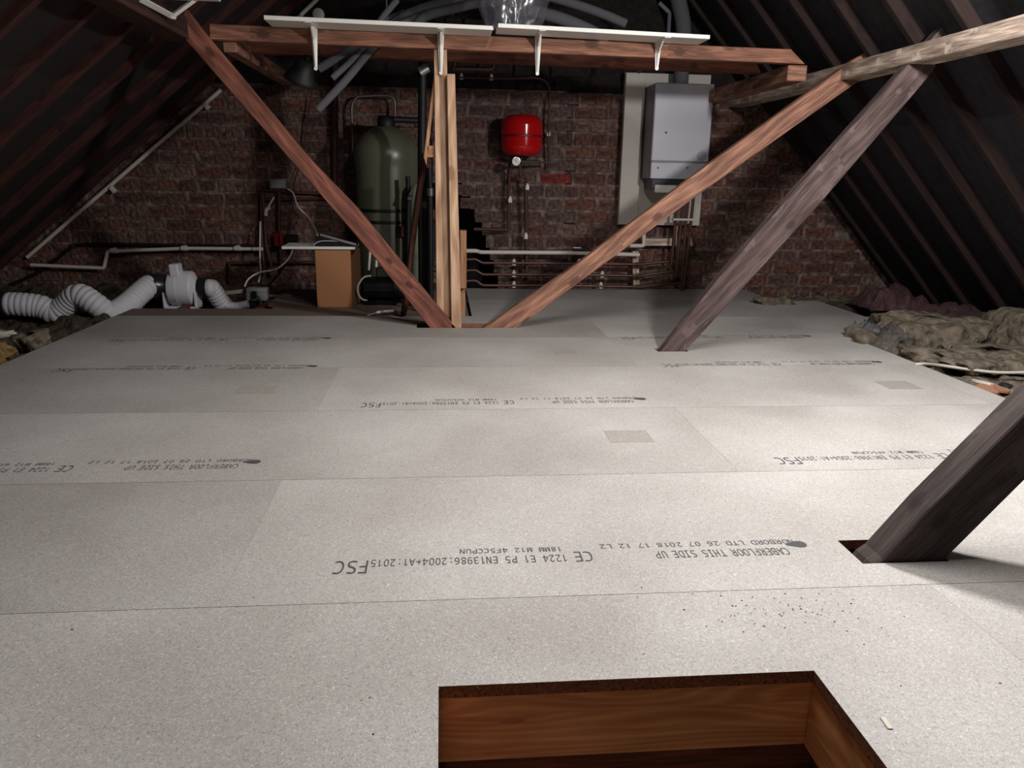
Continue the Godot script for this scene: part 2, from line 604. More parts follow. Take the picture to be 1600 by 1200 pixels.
# the maker's stamp, read from the far side: it starts at x, and runs towards -x
func board_stamp(x: float, z: float, parent: Node3D) -> void:
	x -= 0.014
	var k := Kit.new()
	var c := Vector3(x - 0.022, 0.0007, z - 0.004)
	var ring := []
	for e in 14:
		var a := TAU * e / 14
		ring.append(c + Vector3(cos(a) * 0.024, 0, sin(a) * 0.013 + sin(a * 2.0) * 0.004))
	for e in 14:
		k.face([c, ring[e], ring[(e + 1) % 14]], Vector3.UP, Vector3.RIGHT, Vector3.BACK)
	part("printed_emblem", k, M.ink, parent)
	stamp("CABERFLOOR THIS SIDE UP", 0.031, x - 0.05, z, parent, 0.50)
	stamp("NORBORD LTD 26 07 2018 17 12 L2", 0.020, x - 0.02, z - 0.034, parent, 0.85)
	stamp("CE", 0.044, x - 0.475, z - 0.012, parent, 0.58)
	stamp("1224 E1 P5 EN13986:2004+A1:2015", 0.030, x - 0.53, z + 0.004, parent, 0.53)
	stamp("18MM M12 4F5CCPUN", 0.020, x - 0.535, z - 0.028, parent, 0.78)
	stamp("FSC", 0.054, x - 0.935, z - 0.002, parent, 0.54)

func make_floor() -> void:
	var fl := struct("floor")
	rng.seed = 77
	var J := [-0.07, -0.669, -1.269, -1.872, -2.472, -3.07, -3.67, -4.262, -4.86, -5.38]
	var hatch := Rect2(-0.01, -1.019, 0.605, 1.13)
	var s4 := Rect2(0.866, -1.462, 0.19, 0.105)
	var s3 := Rect2(0.985, -3.415, 0.145, 0.07)
	var post := Rect2(-0.135, -4.04, 0.53, 0.125)
	var L := -1.77
	var R := 2.085
	floor_board(L, R, -0.07, 0.53, "chipboard0", [hatch], fl)
	var b
	b = floor_board(L, -1.45, J[1], J[0], "chipboard1", [hatch], fl)
	b = floor_board(-1.45, 0.955, J[1], J[0], "chipboard0", [hatch], fl)
	b = floor_board(0.955, R, J[1], J[0], "chipboard2", [hatch], fl)
	b = floor_board(L, 0.955, J[2], J[1], "chipboard0", [hatch], fl)
	b = floor_board(0.955, R, J[2], J[1], "chipboard0", [hatch], fl)
	# rows running away from the hatch: [left end, where the boards meet, stamps (x, z)]
	b = floor_board(L, -0.414, J[3], J[2], "chipboard1", [s4], fl)
	b = floor_board(-0.414, 1.99, J[3], J[2], "chipboard0", [s4], fl)
	board_stamp(0.80, -1.445, b)
	b = floor_board(1.99, R, J[3], J[2], "chipboard2", [s4], fl)
	b = floor_board(L, 0.80, J[4], J[3], "chipboard2", [], fl)
	board_stamp(-0.485, -2.0, b)
	patch(0.50, 0.635, -2.23, -2.12, b)
	b = floor_board(0.80, R, J[4], J[3], "chipboard0", [], fl)
	board_stamp(1.96, -1.99, b)
	b = floor_board(L, -0.42, J[5], J[4], "chipboard1", [], fl)
	patch(-0.745, -0.605, -2.79, -2.69, b)
	b = floor_board(-0.42, 1.98, J[5], J[4], "chipboard0", [], fl)
	board_stamp(0.74, -2.575, b)
	patch(1.715, 1.85, -2.80, -2.68, b)
	b = floor_board(1.98, R, J[5], J[4], "chipboard2", [], fl)
	b = floor_board(L, 0.82, J[6], J[5], "chipboard2", [s3], fl)
	board_stamp(-0.50, -3.09, b)
	patch(0.50, 0.61, -3.37, -3.29, b)
	b = floor_board(0.82, R, J[6], J[5], "chipboard0", [s3], fl)
	board_stamp(1.95, -3.12, b)
	b = floor_board(L, 0.82, J[7], J[6], "chipboard1", [post], fl)
	board_stamp(-0.52, -3.65, b)
	b = floor_board(0.82, 2.52, J[7], J[6], "chipboard2", [], fl)
	board_stamp(1.90, -3.69, b)
	b = floor_board(0.165, 1.32, J[8], J[7], "chipboard2", [], fl)
	b = floor_board(1.32, 2.50, J[8], J[7], "chipboard1", [], fl)
	b = floor_board(0.165, 2.2, J[9], J[8], "chipboard1", [], fl)
	# older boards lie a little lower behind the deck's edge
	b = floor_board(-1.0, 0.15, -4.72, J[7] - 0.004, "old_board", [], fl, -0.006)
	b = floor_board(-1.78, -1.0, -4.53, J[7] - 0.004, "old_board", [], fl, -0.006)
	b = floor_board(-1.06, 0.15, -5.35, -4.72, "old_board", [], fl, -0.006)
	# joists and the plaster ceiling under the loft
	for x in [-2.9, -2.45, -2.0, -1.55, -1.1, -0.65, -0.2, 0.70, 1.15, 1.6, 2.05, 2.5, 2.95, 3.4]:
		var k := Kit.new()
		var under: bool = x > -1.7 and x < 2.06
		var jy := -0.085 if under else -0.135
		k.bar(Vector3(x, jy, -5.45), Vector3(x, jy, 0.8), Vector3.UP, 0.124 if under else 0.03, 0.045, 0.002)
		part("joist", k, M.brown_wood, fl)
	var slab := Kit.new()
	for r in [[-3.5, -0.06, -5.7, 1.5], [0.645, 3.9, -5.7, 1.5], [-0.06, 0.645, -5.7, -1.07], [-0.06, 0.645, 0.16, 1.5]]:
		slab.box(Transform3D(Basis(), Vector3((r[0] + r[1]) / 2, -0.20, (r[2] + r[3]) / 2)), Vector3(r[1] - r[0], 0.10, r[3] - r[2]), 0.0)
	part("ceiling_plaster", slab, M.dust, fl)
	# the hatch: a frame of new timber on an older, darker lining, over the landing below
	var h := struct("trim_1")
	var near := Kit.new()
	near.bar(Vector3(-0.055, -0.084, -1.045), Vector3(0.64, -0.084, -1.045), Vector3.UP, 0.122, 0.045, 0.002, Vector2(0.3, 0.06))
	part("hatch_trimmer", near, M.hatch_wood, h)
	for x in [-0.0335, 0.6185]:
		var k := Kit.new()
		k.bar(Vector3(x, -0.084, -1.02), Vector3(x, -0.084, 0.12), Vector3.UP, 0.122, 0.045, 0.002, Vector2(1.3, 0.1))
		part("hatch_trimmer", k, M.hatch_wood, h)
	var back := Kit.new()
	back.bar(Vector3(-0.055, -0.084, 0.135), Vector3(0.64, -0.084, 0.135), Vector3.UP, 0.122, 0.045, 0.002)
	part("hatch_trimmer", back, M.hatch_wood, h)
	var lin := Kit.new()
	lin.bar(Vector3(-0.05, -0.21, -1.05), Vector3(0.63, -0.21, -1.05), Vector3.UP, 0.125, 0.03, 0.004)
	lin.bar(Vector3(-0.045, -0.21, -1.02), Vector3(-0.045, -0.21, 0.12), Vector3.UP, 0.125, 0.03, 0.004)
	lin.bar(Vector3(0.63, -0.21, -1.02), Vector3(0.63, -0.21, 0.12), Vector3.UP, 0.125, 0.03, 0.004)
	lin.bar(Vector3(-0.05, -0.21, 0.14), Vector3(0.63, -0.21, 0.14), Vector3.UP, 0.125, 0.03, 0.004)
	part("hatch_lining", lin, M.brown_wood, h)
	var well := Kit.new()
	well.box(Transform3D(Basis(), Vector3(0.3, -1.3, -1.12)), Vector3(1.1, 2.1, 0.06), 0.0)
	well.box(Transform3D(Basis(), Vector3(0.3, -1.3, 0.26)), Vector3(1.1, 2.1, 0.06), 0.0)
	well.box(Transform3D(Basis(), Vector3(-0.14, -1.3, -0.43)), Vector3(0.06, 2.1, 1.4), 0.0)
	well.box(Transform3D(Basis(), Vector3(0.74, -1.3, -0.43)), Vector3(0.06, 2.1, 1.4), 0.0)
	well.box(Transform3D(Basis(), Vector3(0.3, -2.38, -0.43)), Vector3(1.1, 0.06, 1.5), 0.0)
	part("landing_wall", well, M.landing_paint, h)

func patch(x0: float, x1: float, z0: float, z1: float, parent: Node3D) -> void:
	var k := Kit.new()
	k.box(Transform3D(Basis(), Vector3((x0 + x1) / 2, 0.0003, (z0 + z1) / 2)), Vector3(x1 - x0, 0.0008, z1 - z0), 0.0)
	part("worn_patch", k, M.patch, parent)

func brick_shape(w: float, seed_: int) -> Kit:
	rng.seed = seed_
	var k := Kit.new()
	var h := 0.076
	var c := []
	for s in [Vector2(-1, -1), Vector2(1, -1), Vector2(1, 1), Vector2(-1, 1)]:
		c.append(Vector3(s.x * w / 2 + rng.randf_range(-0.004, 0.004), s.y * h / 2 + rng.randf_range(-0.004, 0.004), 0))
	var f := []
	for q in c:
		f.append(Vector3(q.x - signf(q.x) * rng.randf_range(0.004, 0.012), q.y - signf(q.y) * rng.randf_range(0.004, 0.010), rng.randf_range(0.010, 0.018)))
	k.face([f[0], f[1], f[2]], Vector3(0, 0, 1), Vector3.RIGHT, Vector3.UP)
	k.face([f[0], f[2], f[3]], Vector3(0, 0, 1), Vector3.RIGHT, Vector3.UP)
	for e in 4:
		var a: Vector3 = c[e]
		var b: Vector3 = c[(e + 1) % 4]
		var o := Vector3((a.y - b.y) * -1.0, (b.x - a.x) * -1.0, 0).normalized()
		var dn := Vector3(0, 0, -0.03)
		k.face([a, b, f[(e + 1) % 4]], o + Vector3(0, 0, 1), Vector3.RIGHT, Vector3.UP)
		k.face([a, f[(e + 1) % 4], f[e]], o + Vector3(0, 0, 1), Vector3.RIGHT, Vector3.UP)
		k.face([a + dn, b + dn, b, a], o, Vector3.RIGHT, Vector3.UP)
	return k

func step_edge(y: float) -> float:   # how far the toothed left edge of the breast stands in, by height
	for s in [[0.09, 0.40], [0.175, 0.37], [0.26, 0.34], [0.35, 0.31], [0.44, 0.28], [0.53, 0.235], [0.62, 0.20], [0.71, 0.14]]:
		if y < s[0] + 0.02:
			return s[1]
	return -0.06

func make_back_wall() -> void:
	var w := struct("wall_back")
	var z := -5.5
	var bed := Kit.new()
	bed.prism(PackedVector2Array([Vector2(-3.6, -0.3), Vector2(-0.1, -0.3), Vector2(-0.1, 2.6), Vector2(-3.6, -0.2)]), z - 0.25, z, Vector2.RIGHT, 0.0005)
	bed.prism(PackedVector2Array([Vector2(0.42, -0.3), Vector2(3.75, -0.3), Vector2(3.75, -0.2), Vector2(0.62, 2.97), Vector2(0.42, 2.87)]), z - 0.25, z, Vector2.RIGHT, 0.0005)
	bed.prism(PackedVector2Array([Vector2(-0.1, 0.78), Vector2(0.42, 0.78), Vector2(0.42, 2.87), Vector2(-0.1, 2.45)]), z - 0.25, z, Vector2.RIGHT, 0.0005)
	part("mortar", bed, M.mortar, w)
	var dark_bed := Kit.new()  # darker mortar layer over the upper part of the wall
	dark_bed.prism(PackedVector2Array([Vector2(-1.7, 1.33), Vector2(2.35, 1.33), Vector2(0.62, 2.97), Vector2(0.42, 2.87)]), z - 0.02, z + 0.002, Vector2.RIGHT, 0.0005)
	part("dark_mortar", dark_bed, M.dark_mortar, w)
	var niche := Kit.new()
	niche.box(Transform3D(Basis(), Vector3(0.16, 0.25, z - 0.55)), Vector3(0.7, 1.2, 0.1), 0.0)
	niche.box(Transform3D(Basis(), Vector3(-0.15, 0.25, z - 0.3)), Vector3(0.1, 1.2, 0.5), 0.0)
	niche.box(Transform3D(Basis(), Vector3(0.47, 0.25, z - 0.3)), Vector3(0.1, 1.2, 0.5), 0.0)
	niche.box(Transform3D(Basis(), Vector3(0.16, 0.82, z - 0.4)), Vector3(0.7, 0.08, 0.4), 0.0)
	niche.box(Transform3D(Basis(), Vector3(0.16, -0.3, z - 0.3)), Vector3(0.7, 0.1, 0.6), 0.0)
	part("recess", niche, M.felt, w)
	var long := []
	var short := []
	for k in 7:
		long.append(brick_shape(0.232, 100 + k))
		short.append(brick_shape(0.112, 200 + k))
	var mesh_long := []
	var mesh_short := []
	for k in 7:
		mesh_long.append(long[k].mesh())
		mesh_short.append(short[k].mesh())
	var spots := []
	rng.seed = 4
	var course := 0.088
	var row := 0
	var y := -0.21
	while y < 2.9:
		var x: float = -3.5 + [0.0, 0.122, 0.03, 0.16, 0.06][row % 5]
		var kind := 0
		while x < 3.7:
			var header := (row % 4 == 2 and rng.randf() < 0.8) or rng.randf() < 0.14
			var step := 0.125 if header else 0.245
			var cx: float = x + step / 2
			var edge := 0.05
			if y < left_roof(cx) + edge and y < right_roof(cx) + edge:
				var open: bool = y < 0.735 and cx > -0.1 and cx < step_edge(y)
				if not open:
					var breast: bool = cx > -0.06 and cx < 0.86 and y > -0.3
					var hid := 0.0
					if y > 1.45 or y < -0.03: hid = 1.0
					elif cx > 1.27 and cx < 1.78 and y > 0.5: hid = 1.0
					elif cx > -0.52 and cx < 0.05: hid = 0.8
					elif cx < -2.9 or cx > 3.2: hid = 0.9
					elif y > 1.3: hid = 0.6
					spots.append([hid + rng.randf() * 0.01, Vector3(cx, y, z - 0.008 + (0.028 if breast else 0.0) + rng.randf_range(-0.003, 0.003)), header, breast, rng.randi() % 7, rng.randi() % 6, rng.randf_range(-0.012, 0.012)])
			x += step
		y += course
		row += 1
	spots.sort_custom(func(a, b): return a[0] < b[0])
	var red = spots[0]
	for s in spots:
		if s[3] and not s[2] and s[1].distance_to(Vector3(0.72, 0.67, -5.47)) < red[1].distance_to(Vector3(0.72, 0.67, -5.47)):
			red = s
	var rest := {}
	var count := 0
	for s in spots:
		var t := at_turn(s[1], 0.0, 0.0, s[6])
		var m: String = ("breast%d" % (s[5] % 4)) if s[3] else ("brick%d" % s[5])
		if s == red:
			m = "brick_bright"
		if s[1].y > 1.33 and s[1].x > -1.7 and s[1].x < 2.3:  # bricks above the shelves get the darker tone
			m = "dark_brick"
		if count < 300:
			var o := MeshInstance3D.new()
			o.name = "brick"
			o.mesh = (mesh_short if s[2] else mesh_long)[s[4]]
			o.material_override = M[m]
			o.transform = t
			w.add_child(o, true)
		else:
			if not rest.has(m):
				rest[m] = SurfaceTool.new()
				rest[m].begin(Mesh.PRIMITIVE_TRIANGLES)
			rest[m].append_from((mesh_short if s[2] else mesh_long)[s[4]], 0, t)
		count += 1
	var am := ArrayMesh.new()
	for m in rest:
		rest[m].commit(am)
		am.surface_set_material(am.get_surface_count() - 1, M[m])
	var all := MeshInstance3D.new()
	all.name = "further_brickwork"
	all.mesh = am
	all.set_meta("kind", "stuff")
	w.add_child(all)
	# the breast stands a little proud: a thicker bed of mortar behind its bricks
	var bb := Kit.new()
	var py := -0.25
	while py < 1.27:
		var l := step_edge(py + 0.04) if py < 0.735 else -0.06
		bb.box(Transform3D(Basis(), Vector3((l + 0.86) / 2, py + 0.044, z + 0.004)), Vector3(0.86 - l, 0.0885, 0.05), 0.0)
		py += 0.088
	part("mortar", bb, M.mortar, w)

func make_roof() -> void:
	for s in ["left", "right"]:
		var c := struct("ceiling_" + s)
		var ridge := Vector2(0.5804, 2.995)
		var foot := Vector2(-3.45, left_roof(-3.45)) if s == "left" else Vector2(3.68, right_roof(3.68))
		var d := (ridge - foot).normalized()
		var up := Vector2(-d.y, d.x) if s == "left" else Vector2(d.y, -d.x)
		var t0 := 0.042 if s == "left" else 0.055
		var felt := Kit.new()
		var q := [foot + up * t0, ridge + up * t0 + d * 0.12, ridge + up * (t0 + 0.08) + d * 0.12, foot + up * (t0 + 0.08)]
		felt.prism(PackedVector2Array(q), -5.8, 1.6, d, 0.001)
		part("roofing_felt", felt, M.felt_brown if s == "left" else M.felt, c)
		var eave := Kit.new()
		eave.box(Transform3D(Basis(), Vector3(foot.x, -0.15, -2.1)), Vector3(0.12, 0.7, 7.4), 0.0)
		part("eaves_wall", eave, M.mortar, c)
		rng.seed = 9 if s == "left" else 14
		for k in 19:
			var z: float = (-5.36 if s == "left" else -5.31) + (0.372 if s == "left" else 0.362) * k
			var r := Kit.new()
			var a := Vector3(foot.x, foot.y, z) + Vector3(up.x, up.y, 0) * 0.05
			var b := Vector3(ridge.x, ridge.y, z + rng.randf_range(-0.015, 0.015)) + Vector3(up.x, up.y, 0) * 0.05
			r.bar(a, b, Vector3.BACK, 0.038, 0.10, 0.003, Vector2(rng.randf() * 2, rng.randf()))
			part("rafter", r, M.rafter_red if s == "left" else M.rafter_wood, c)
	var t := struct("trim_2")
	var rb := Kit.new()
	rb.bar(Vector3(0.5804, 3.0, -5.5), Vector3(0.5804, 3.0, 1.5), Vector3.UP, 0.18, 0.03)
	part("ridge_board", rb, M.rafter_wood, t)
	var f := struct("wall_front")
	var k := Kit.new()
	k.prism(PackedVector2Array([Vector2(-3.6, -0.3), Vector2(3.8, -0.3), Vector2(3.8, -0.1), Vector2(0.58, 3.2), Vector2(-3.6, -0.1)]), 1.45, 1.65, Vector2.RIGHT, 0.001)
	part("mortar", k, M.mortar, f)

# ---------------------------------------------------------------- timbers
func make_timbers() -> void:
	var k := Kit.new()
	k.box(Transform3D(Basis(Vector3.BACK, Vector3.UP, Vector3.LEFT), Vector3(-1.215, 1.395, -1.3)), Vector3(5.4, 0.09, 0.118), 0.004, Vector2(0.4, 0.1))
	solo("purlin", k, M.old_purlin, "brown purlin under the roof slope with the white bracket hanging below it", "purlin", Vector3(-1.215, 1.35, -1.3))
	k = Kit.new()
	k.box(Transform3D(Basis(Vector3.BACK, Vector3.UP, Vector3.LEFT), Vector3(2.055, 1.298, -2.15)), Vector3(6.7, 0.072, 0.125), 0.004, Vector2(1.1, 0.3))
	solo("purlin", k, M.purlin_wood, "pale bare purlin carrying the notched tops of the slanted timbers", "purlin", Vector3(2.055, 1.262, -2.15))
	k = Kit.new()
	k.box(Transform3D(Basis(Vector3.BACK, Vector3.UP, Vector3.LEFT), Vector3(-0.999, 1.354, -4.000) + Vector3(0.0, -0.005, -0.72)), Vector3(1.42, 0.072, 0.062), 0.004, Vector2(0.2, 0.2))
	solo("runner", k, M.red_pine, "short timber running back to the brickwork above the reddish brown brace", "timber")
	k = Kit.new()
	k.box(Transform3D(Basis(Vector3.BACK, Vector3.UP, Vector3.LEFT), Vector3(1.769, 1.294, -4.000) + Vector3(0.02, 0.0, -0.72)), Vector3(1.5, 0.075, 0.10), 0.004, Vector2(0.7, 0.2))
	solo("runner", k, M.red_pine, "short timber running back to the brickwork beside the pale purlin", "timber")
	# braces and struts
	k = Kit.new()
	var zb := -3.92
	k.prism(PackedVector2Array([Vector2(-0.068, -0.000) + Vector2(0.0, -0.12), Vector2(-0.068, -0.000), Vector2(-0.371, 0.399), Vector2(-0.727, 0.824), Vector2(-1.216, 1.400), Vector2(-1.158, 1.477), Vector2(-1.069, 1.362), Vector2(-0.627, 0.820), Vector2(-0.412, 0.596), Vector2(-0.054, 0.147), Vector2(0.071, -0.000), Vector2(0.041, -0.000) + Vector2(0.0, -0.12)]), zb - 0.05, zb, Vector2(1, -1.22), 0.003, Vector2(0.3, 0.1))
	solo("brace", k, M.red_wood, "reddish brown brace sloping past the green tank to the post's foot", "brace", Vector3(-0.005, -0.005, -3.945))
	k = Kit.new()
	k.prism(PackedVector2Array([Vector2(0.218, -0.000) + Vector2(0.0, -0.12), Vector2(0.218, -0.000), Vector2(0.690, 0.330), Vector2(1.328, 0.826), Vector2(2.056, 1.361), Vector2(2.136, 1.405), Vector2(2.165, 1.394), Vector2(2.103, 1.314), Vector2(2.123, 1.288), Vector2(2.084, 1.254), Vector2(1.338, 0.712), Vector2(0.694, 0.227), Vector2(0.390, -0.000), Vector2(0.390, -0.000) + Vector2(0.0, -0.12)]), zb - 0.05, zb, Vector2(1, 0.78), 0.003, Vector2(1.0, 0.25))
	solo("brace", k, M.red_pine, "orange brown knotty brace crossing the boiler's corner, notched over the pale purlin", "brace", Vector3(0.304, -0.005, -3.945))
	k = Kit.new()
	var zs := -3.35
	k.prism(PackedVector2Array([Vector2(1.002, -0.000) + Vector2(-0.1, -0.14), Vector2(1.002, -0.000), Vector2(1.247, 0.340), Vector2(1.576, 0.751), Vector2(2.010, 1.273), Vector2(2.130, 1.414), Vector2(2.163, 1.392), Vector2(2.098, 1.299), Vector2(2.126, 1.256), Vector2(2.091, 1.201), Vector2(1.675, 0.667), Vector2(1.311, 0.232), Vector2(1.117, -0.000), Vector2(1.117, -0.000) + Vector2(-0.1, -0.14)]), zs - 0.055, zs, Vector2(1, 1.15), 0.003, Vector2(0.2, 0.0))
	solo("strut", k, M.grey_wood, "grey weathered strut with pale blotches rising from the boards to the pale purlin", "strut", Vector3(1.061, -0.006, -3.375))
	k = Kit.new()
	var zf := -1.36
	k.prism(PackedVector2Array([Vector2(0.893, -0.007) + Vector2(-0.1, -0.14), Vector2(0.893, -0.007), Vector2(0.912, 0.007), Vector2(0.996, 0.121), Vector2(1.160, 0.318), Vector2(1.160, 0.318) + Vector2(0.87, 1.0), Vector2(1.190, 0.176) + Vector2(0.95, 1.0), Vector2(1.190, 0.176), Vector2(1.057, 0.012), Vector2(1.046, -0.007), Vector2(1.046, -0.007) + Vector2(-0.1, -0.14)]), zf - 0.075, zf, Vector2(1, 1.1), 0.003, Vector2(0.9, 0.4))
	solo("strut", k, M.dark_wood, "dark brown strut coming up close by through a square cut-out in the boards", "strut", Vector3(0.991, -0.026, -1.390))
	# the post: two lengths of new pine side by side
	var p := thing("post", "upright post of two pale new pine timbers between the two braces", "post", Vector3(0.048, -0.003, -3.950))
	k = Kit.new()
	k.prism(PackedVector2Array([Vector2(0.048, -0.000) + Vector2(0.0, -0.13), Vector2(0.028, 1.235), Vector2(0.067, 1.236), Vector2(0.101, -0.000) + Vector2(0, -0.13)]), -3.965, -3.92, Vector2(0, 1), 0.003, Vector2(0.5, 0.33))
	part("front_timber", k, M.pine, p)
	k = Kit.new()
	k.prism(PackedVector2Array([Vector2(-0.031, 0.133) + Vector2(0.0, -0.2), Vector2(-0.033, 1.354), Vector2(0.029, 1.356), Vector2(0.049, 0.133) + Vector2(0, -0.2)]), -4.07, -3.97, Vector2(0, 1), 0.003, Vector2(0.12, 0.05))
	part("rear_timber", k, M.pine, p)
	k = Kit.new()
	k.prism(PackedVector2Array([Vector2(-0.031, 1.258), Vector2(-0.015, 1.258), Vector2(-0.076, 0.813), Vector2(-0.089, 0.850)]), -4.02, -3.99, Vector2(0, 1), 0.002)
	part("packing_strip", k, M.pine_dull, p)
	k = Kit.new()
	k.box(at_turn(Vector3(-0.050, 0.879, -4.020)), Vector3(0.045, 0.055, 0.06), 0.003)
	part("packing_block", k, M.pine_dull, p)
	k = Kit.new()
	k.tube(spline([Vector3(-0.085, 0.873, -4.150), Vector3(-0.110, 0.728, -4.150), Vector3(-0.144, 0.514, -4.150), Vector3(-0.175, 0.294, -4.150), Vector3(-0.199, 0.104, -4.150), Vector3(-0.223, 0.000, -4.319)]), 0.017, 4)
	solo("lath", k, M.lath_wood, "thin reddish lath leaning in front of the black pipes beside the post", "lath", Vector3(-0.218, 0.000, -4.298))
	k = Kit.new()
	k.box(Transform3D(Basis(Vector3.UP, Vector3.LEFT, Vector3.BACK), Vector3(0.116, 0.317, -4.280) + Vector3(0, -0.0, 0)), Vector3(0.32, 0.036, 0.06), 0.003, Vector2(0.4, 0.2))
	k.box(Transform3D(Basis(Vector3.UP, Vector3.LEFT, Vector3.BACK), Vector3(0.111, 0.187, -4.320) + Vector3(0, -0.07, 0)), Vector3(0.30, 0.036, 0.06), 0.003, Vector2(0.9, 0.2))
	solo("packer", k, M.pine_dull, "short pale timber standing behind the post where the heating pipes pass", "timber", Vector3(0.115, 0.190, -4.300) + Vector3(0, -0.2, 0))
	# cross timbers
	for c in [[-3.985, 0.0, "cross_wood", "long reddish cross timber the white shelves are fixed to", 0.9, 0.05], [-4.33, 0.006, "brown_wood", "long cross timber behind and below the one with the white shelves", 0.0, 0.4]]:
		k = Kit.new()
		var z0: float = c[0] - 0.025
		var z1: float = c[0] + 0.025
		var d: float = c[1]
		k.prism(PackedVector2Array([Vector2(-1.075 if d == 0.0 else -1.02, 1.358 - d), Vector2(1.82 if d == 0.0 else 1.74, 1.336 - d), Vector2(1.74 if d == 0.0 else 1.70, 1.402 - d), Vector2(-1.07 if d == 0.0 else -1.02, 1.427 - d)]), z0, z1, Vector2(1, -0.008), 0.003, Vector2(c[4], c[5]))
		solo("cross_timber", k, M[c[2]], c[3], "timber", Vector3(0.3, 1.34, c[0]), "")

func shelf_bracket(x: float, y: float, low: float, parent: Node3D) -> void:
	# pressed steel: an upright leg on the timber, an arm under the shelf, a tapering ridge between
	var k := Kit.new()
	var z := -3.955
	k.prism(PackedVector2Array([Vector2(x - 0.007, low), Vector2(x + 0.007, low), Vector2(x + 0.016, y), Vector2(x - 0.016, y)]), z, z + 0.003, Vector2(0, 1), 0.0005)
	k.box(at_turn(Vector3(x, y - 0.0015, z + 0.085)), Vector3(0.03, 0.003, 0.17), 0.0005)
	var f := [Vector3(x, low + 0.01, z + 0.004), Vector3(x, y - 0.05, z + 0.025), Vector3(x, y - 0.004, z + 0.09)]
	for s in [-1.0, 1.0]:
		k.face([Vector3(x + s * 0.006, low + 0.012, z + 0.002), f[0] + Vector3(s * 0.002, 0, 0.004), f[1] + Vector3(s * 0.003, 0, 0), Vector3(x + s * 0.011, y - 0.03, z + 0.002)], Vector3(s, 0, 0.3), Vector3.UP, Vector3.BACK)
		k.face([Vector3(x + s * 0.011, y - 0.03, z + 0.002), f[1] + Vector3(s * 0.003, 0, 0), f[2] + Vector3(s * 0.003, 0, 0), Vector3(x + s * 0.011, y - 0.003, z + 0.09), Vector3(x + s * 0.011, y - 0.003, z + 0.01)], Vector3(s, 0, 0.3), Vector3.UP, Vector3.BACK)
	k.face([f[0] + Vector3(-0.002, 0, 0.004), f[0] + Vector3(0.002, 0, 0.004), f[1] + Vector3(0.003, 0, 0), f[1] + Vector3(-0.003, 0, 0)], Vector3(0, 0, 1), Vector3.RIGHT, Vector3.UP)
	k.face([f[1] + Vector3(-0.003, 0, 0), f[1] + Vector3(0.003, 0, 0), f[2] + Vector3(0.003, 0, 0), f[2] + Vector3(-0.003, 0, 0)], Vector3(0, -0.5, 1), Vector3.RIGHT, Vector3.UP)
	k.tube(PackedVector3Array([Vector3(x, low + 0.004, z), Vector3(x, low + 0.004, z + 0.006)]), 0.0085, 12)
	part("bracket", k, M.white_steel, parent)

func make_shelves() -> void:
	for s in [[-0.785, 0.238, 1.422, 1.412, [-0.592, 0.0], [1.24, 1.238], "white shelf board on two brackets ending beside the green tank's side"], [0.262, 1.262, 1.424, 1.406, [0.468, 1.06], [1.248, 1.288], "white shelf board on two brackets under the crumpled clear bag"]]:
		var t := thing("shelf", s[6], "shelf", Vector3((s[0] + s[1]) / 2, s[2], -3.87), "white shelves on the cross timber")
		var k := Kit.new()
		var b := Basis.from_euler(Vector3(0, 0, atan2(s[3] - s[2], s[1] - s[0])))
		k.box(Transform3D(b, Vector3((s[0] + s[1]) / 2, (s[2] + s[3]) / 2 + 0.009, -3.873)), Vector3(s[1] - s[0], 0.018, 0.172), 0.0015)
		part("shelf_board", k, M.white_gloss, t)
		for e in 2:
			var f: float = (s[4][e] - s[0]) / (s[1] - s[0])
			shelf_bracket(s[4][e], lerpf(s[2], s[3], f) - 0.001, s[5][e], t)
	# one more on the other slope's purlin, cut by the frame
	var t := thing("shelf", "white shelf and bent bracket fixed to the brown purlin at the top", "shelf", Vector3(-1.08, 1.45, -3.2))
	var k := Kit.new()
	k.box(at_turn(Vector3(-1.06, 1.459, -3.1)), Vector3(0.29, 0.018, 0.98), 0.0015)
	part("shelf_board", k, M.white_gloss, t)
	k = Kit.new()
	var a := Vector3(-1.118, 1.388, -3.600)
	for q in [[Vector3(-1.140, 1.394, -3.320), 0.014], [Vector3(-1.019, 1.455, -3.600) + Vector3(0.05, 0.035, 0), 0.010]]:
		k.bar(a, q[0], Vector3(0.3, -0.8, 0.2), 0.005, q[1] * 2.0, 0.001)
		k.bar(a + Vector3(0, 0.008, 0), q[0] + Vector3(0, 0.008, 0), Vector3(0.3, -0.8, 0.2), 0.012, 0.004, 0.001)
	k.tube(PackedVector3Array([a + Vector3(0, 0, -0.012), a + Vector3(0, 0, 0.012)]), 0.010, 12)
	part("bracket", k, M.white_steel, t)

# ---------------------------------------------------------------- along the back wall
func clip(p: Vector3, r: float, m: Material, parent: Node3D) -> void:
	var k := Kit.new()
	k.box(at_turn(p + Vector3(0, 0, -0.012)), Vector3(0.026, r * 2.9, 0.036), 0.003)
	k.box(at_turn(p + Vector3(0, r + 0.008, -0.005)), Vector3(0.016, 0.018, 0.022), 0.003)
	part("pipe_clip", k, m, parent)

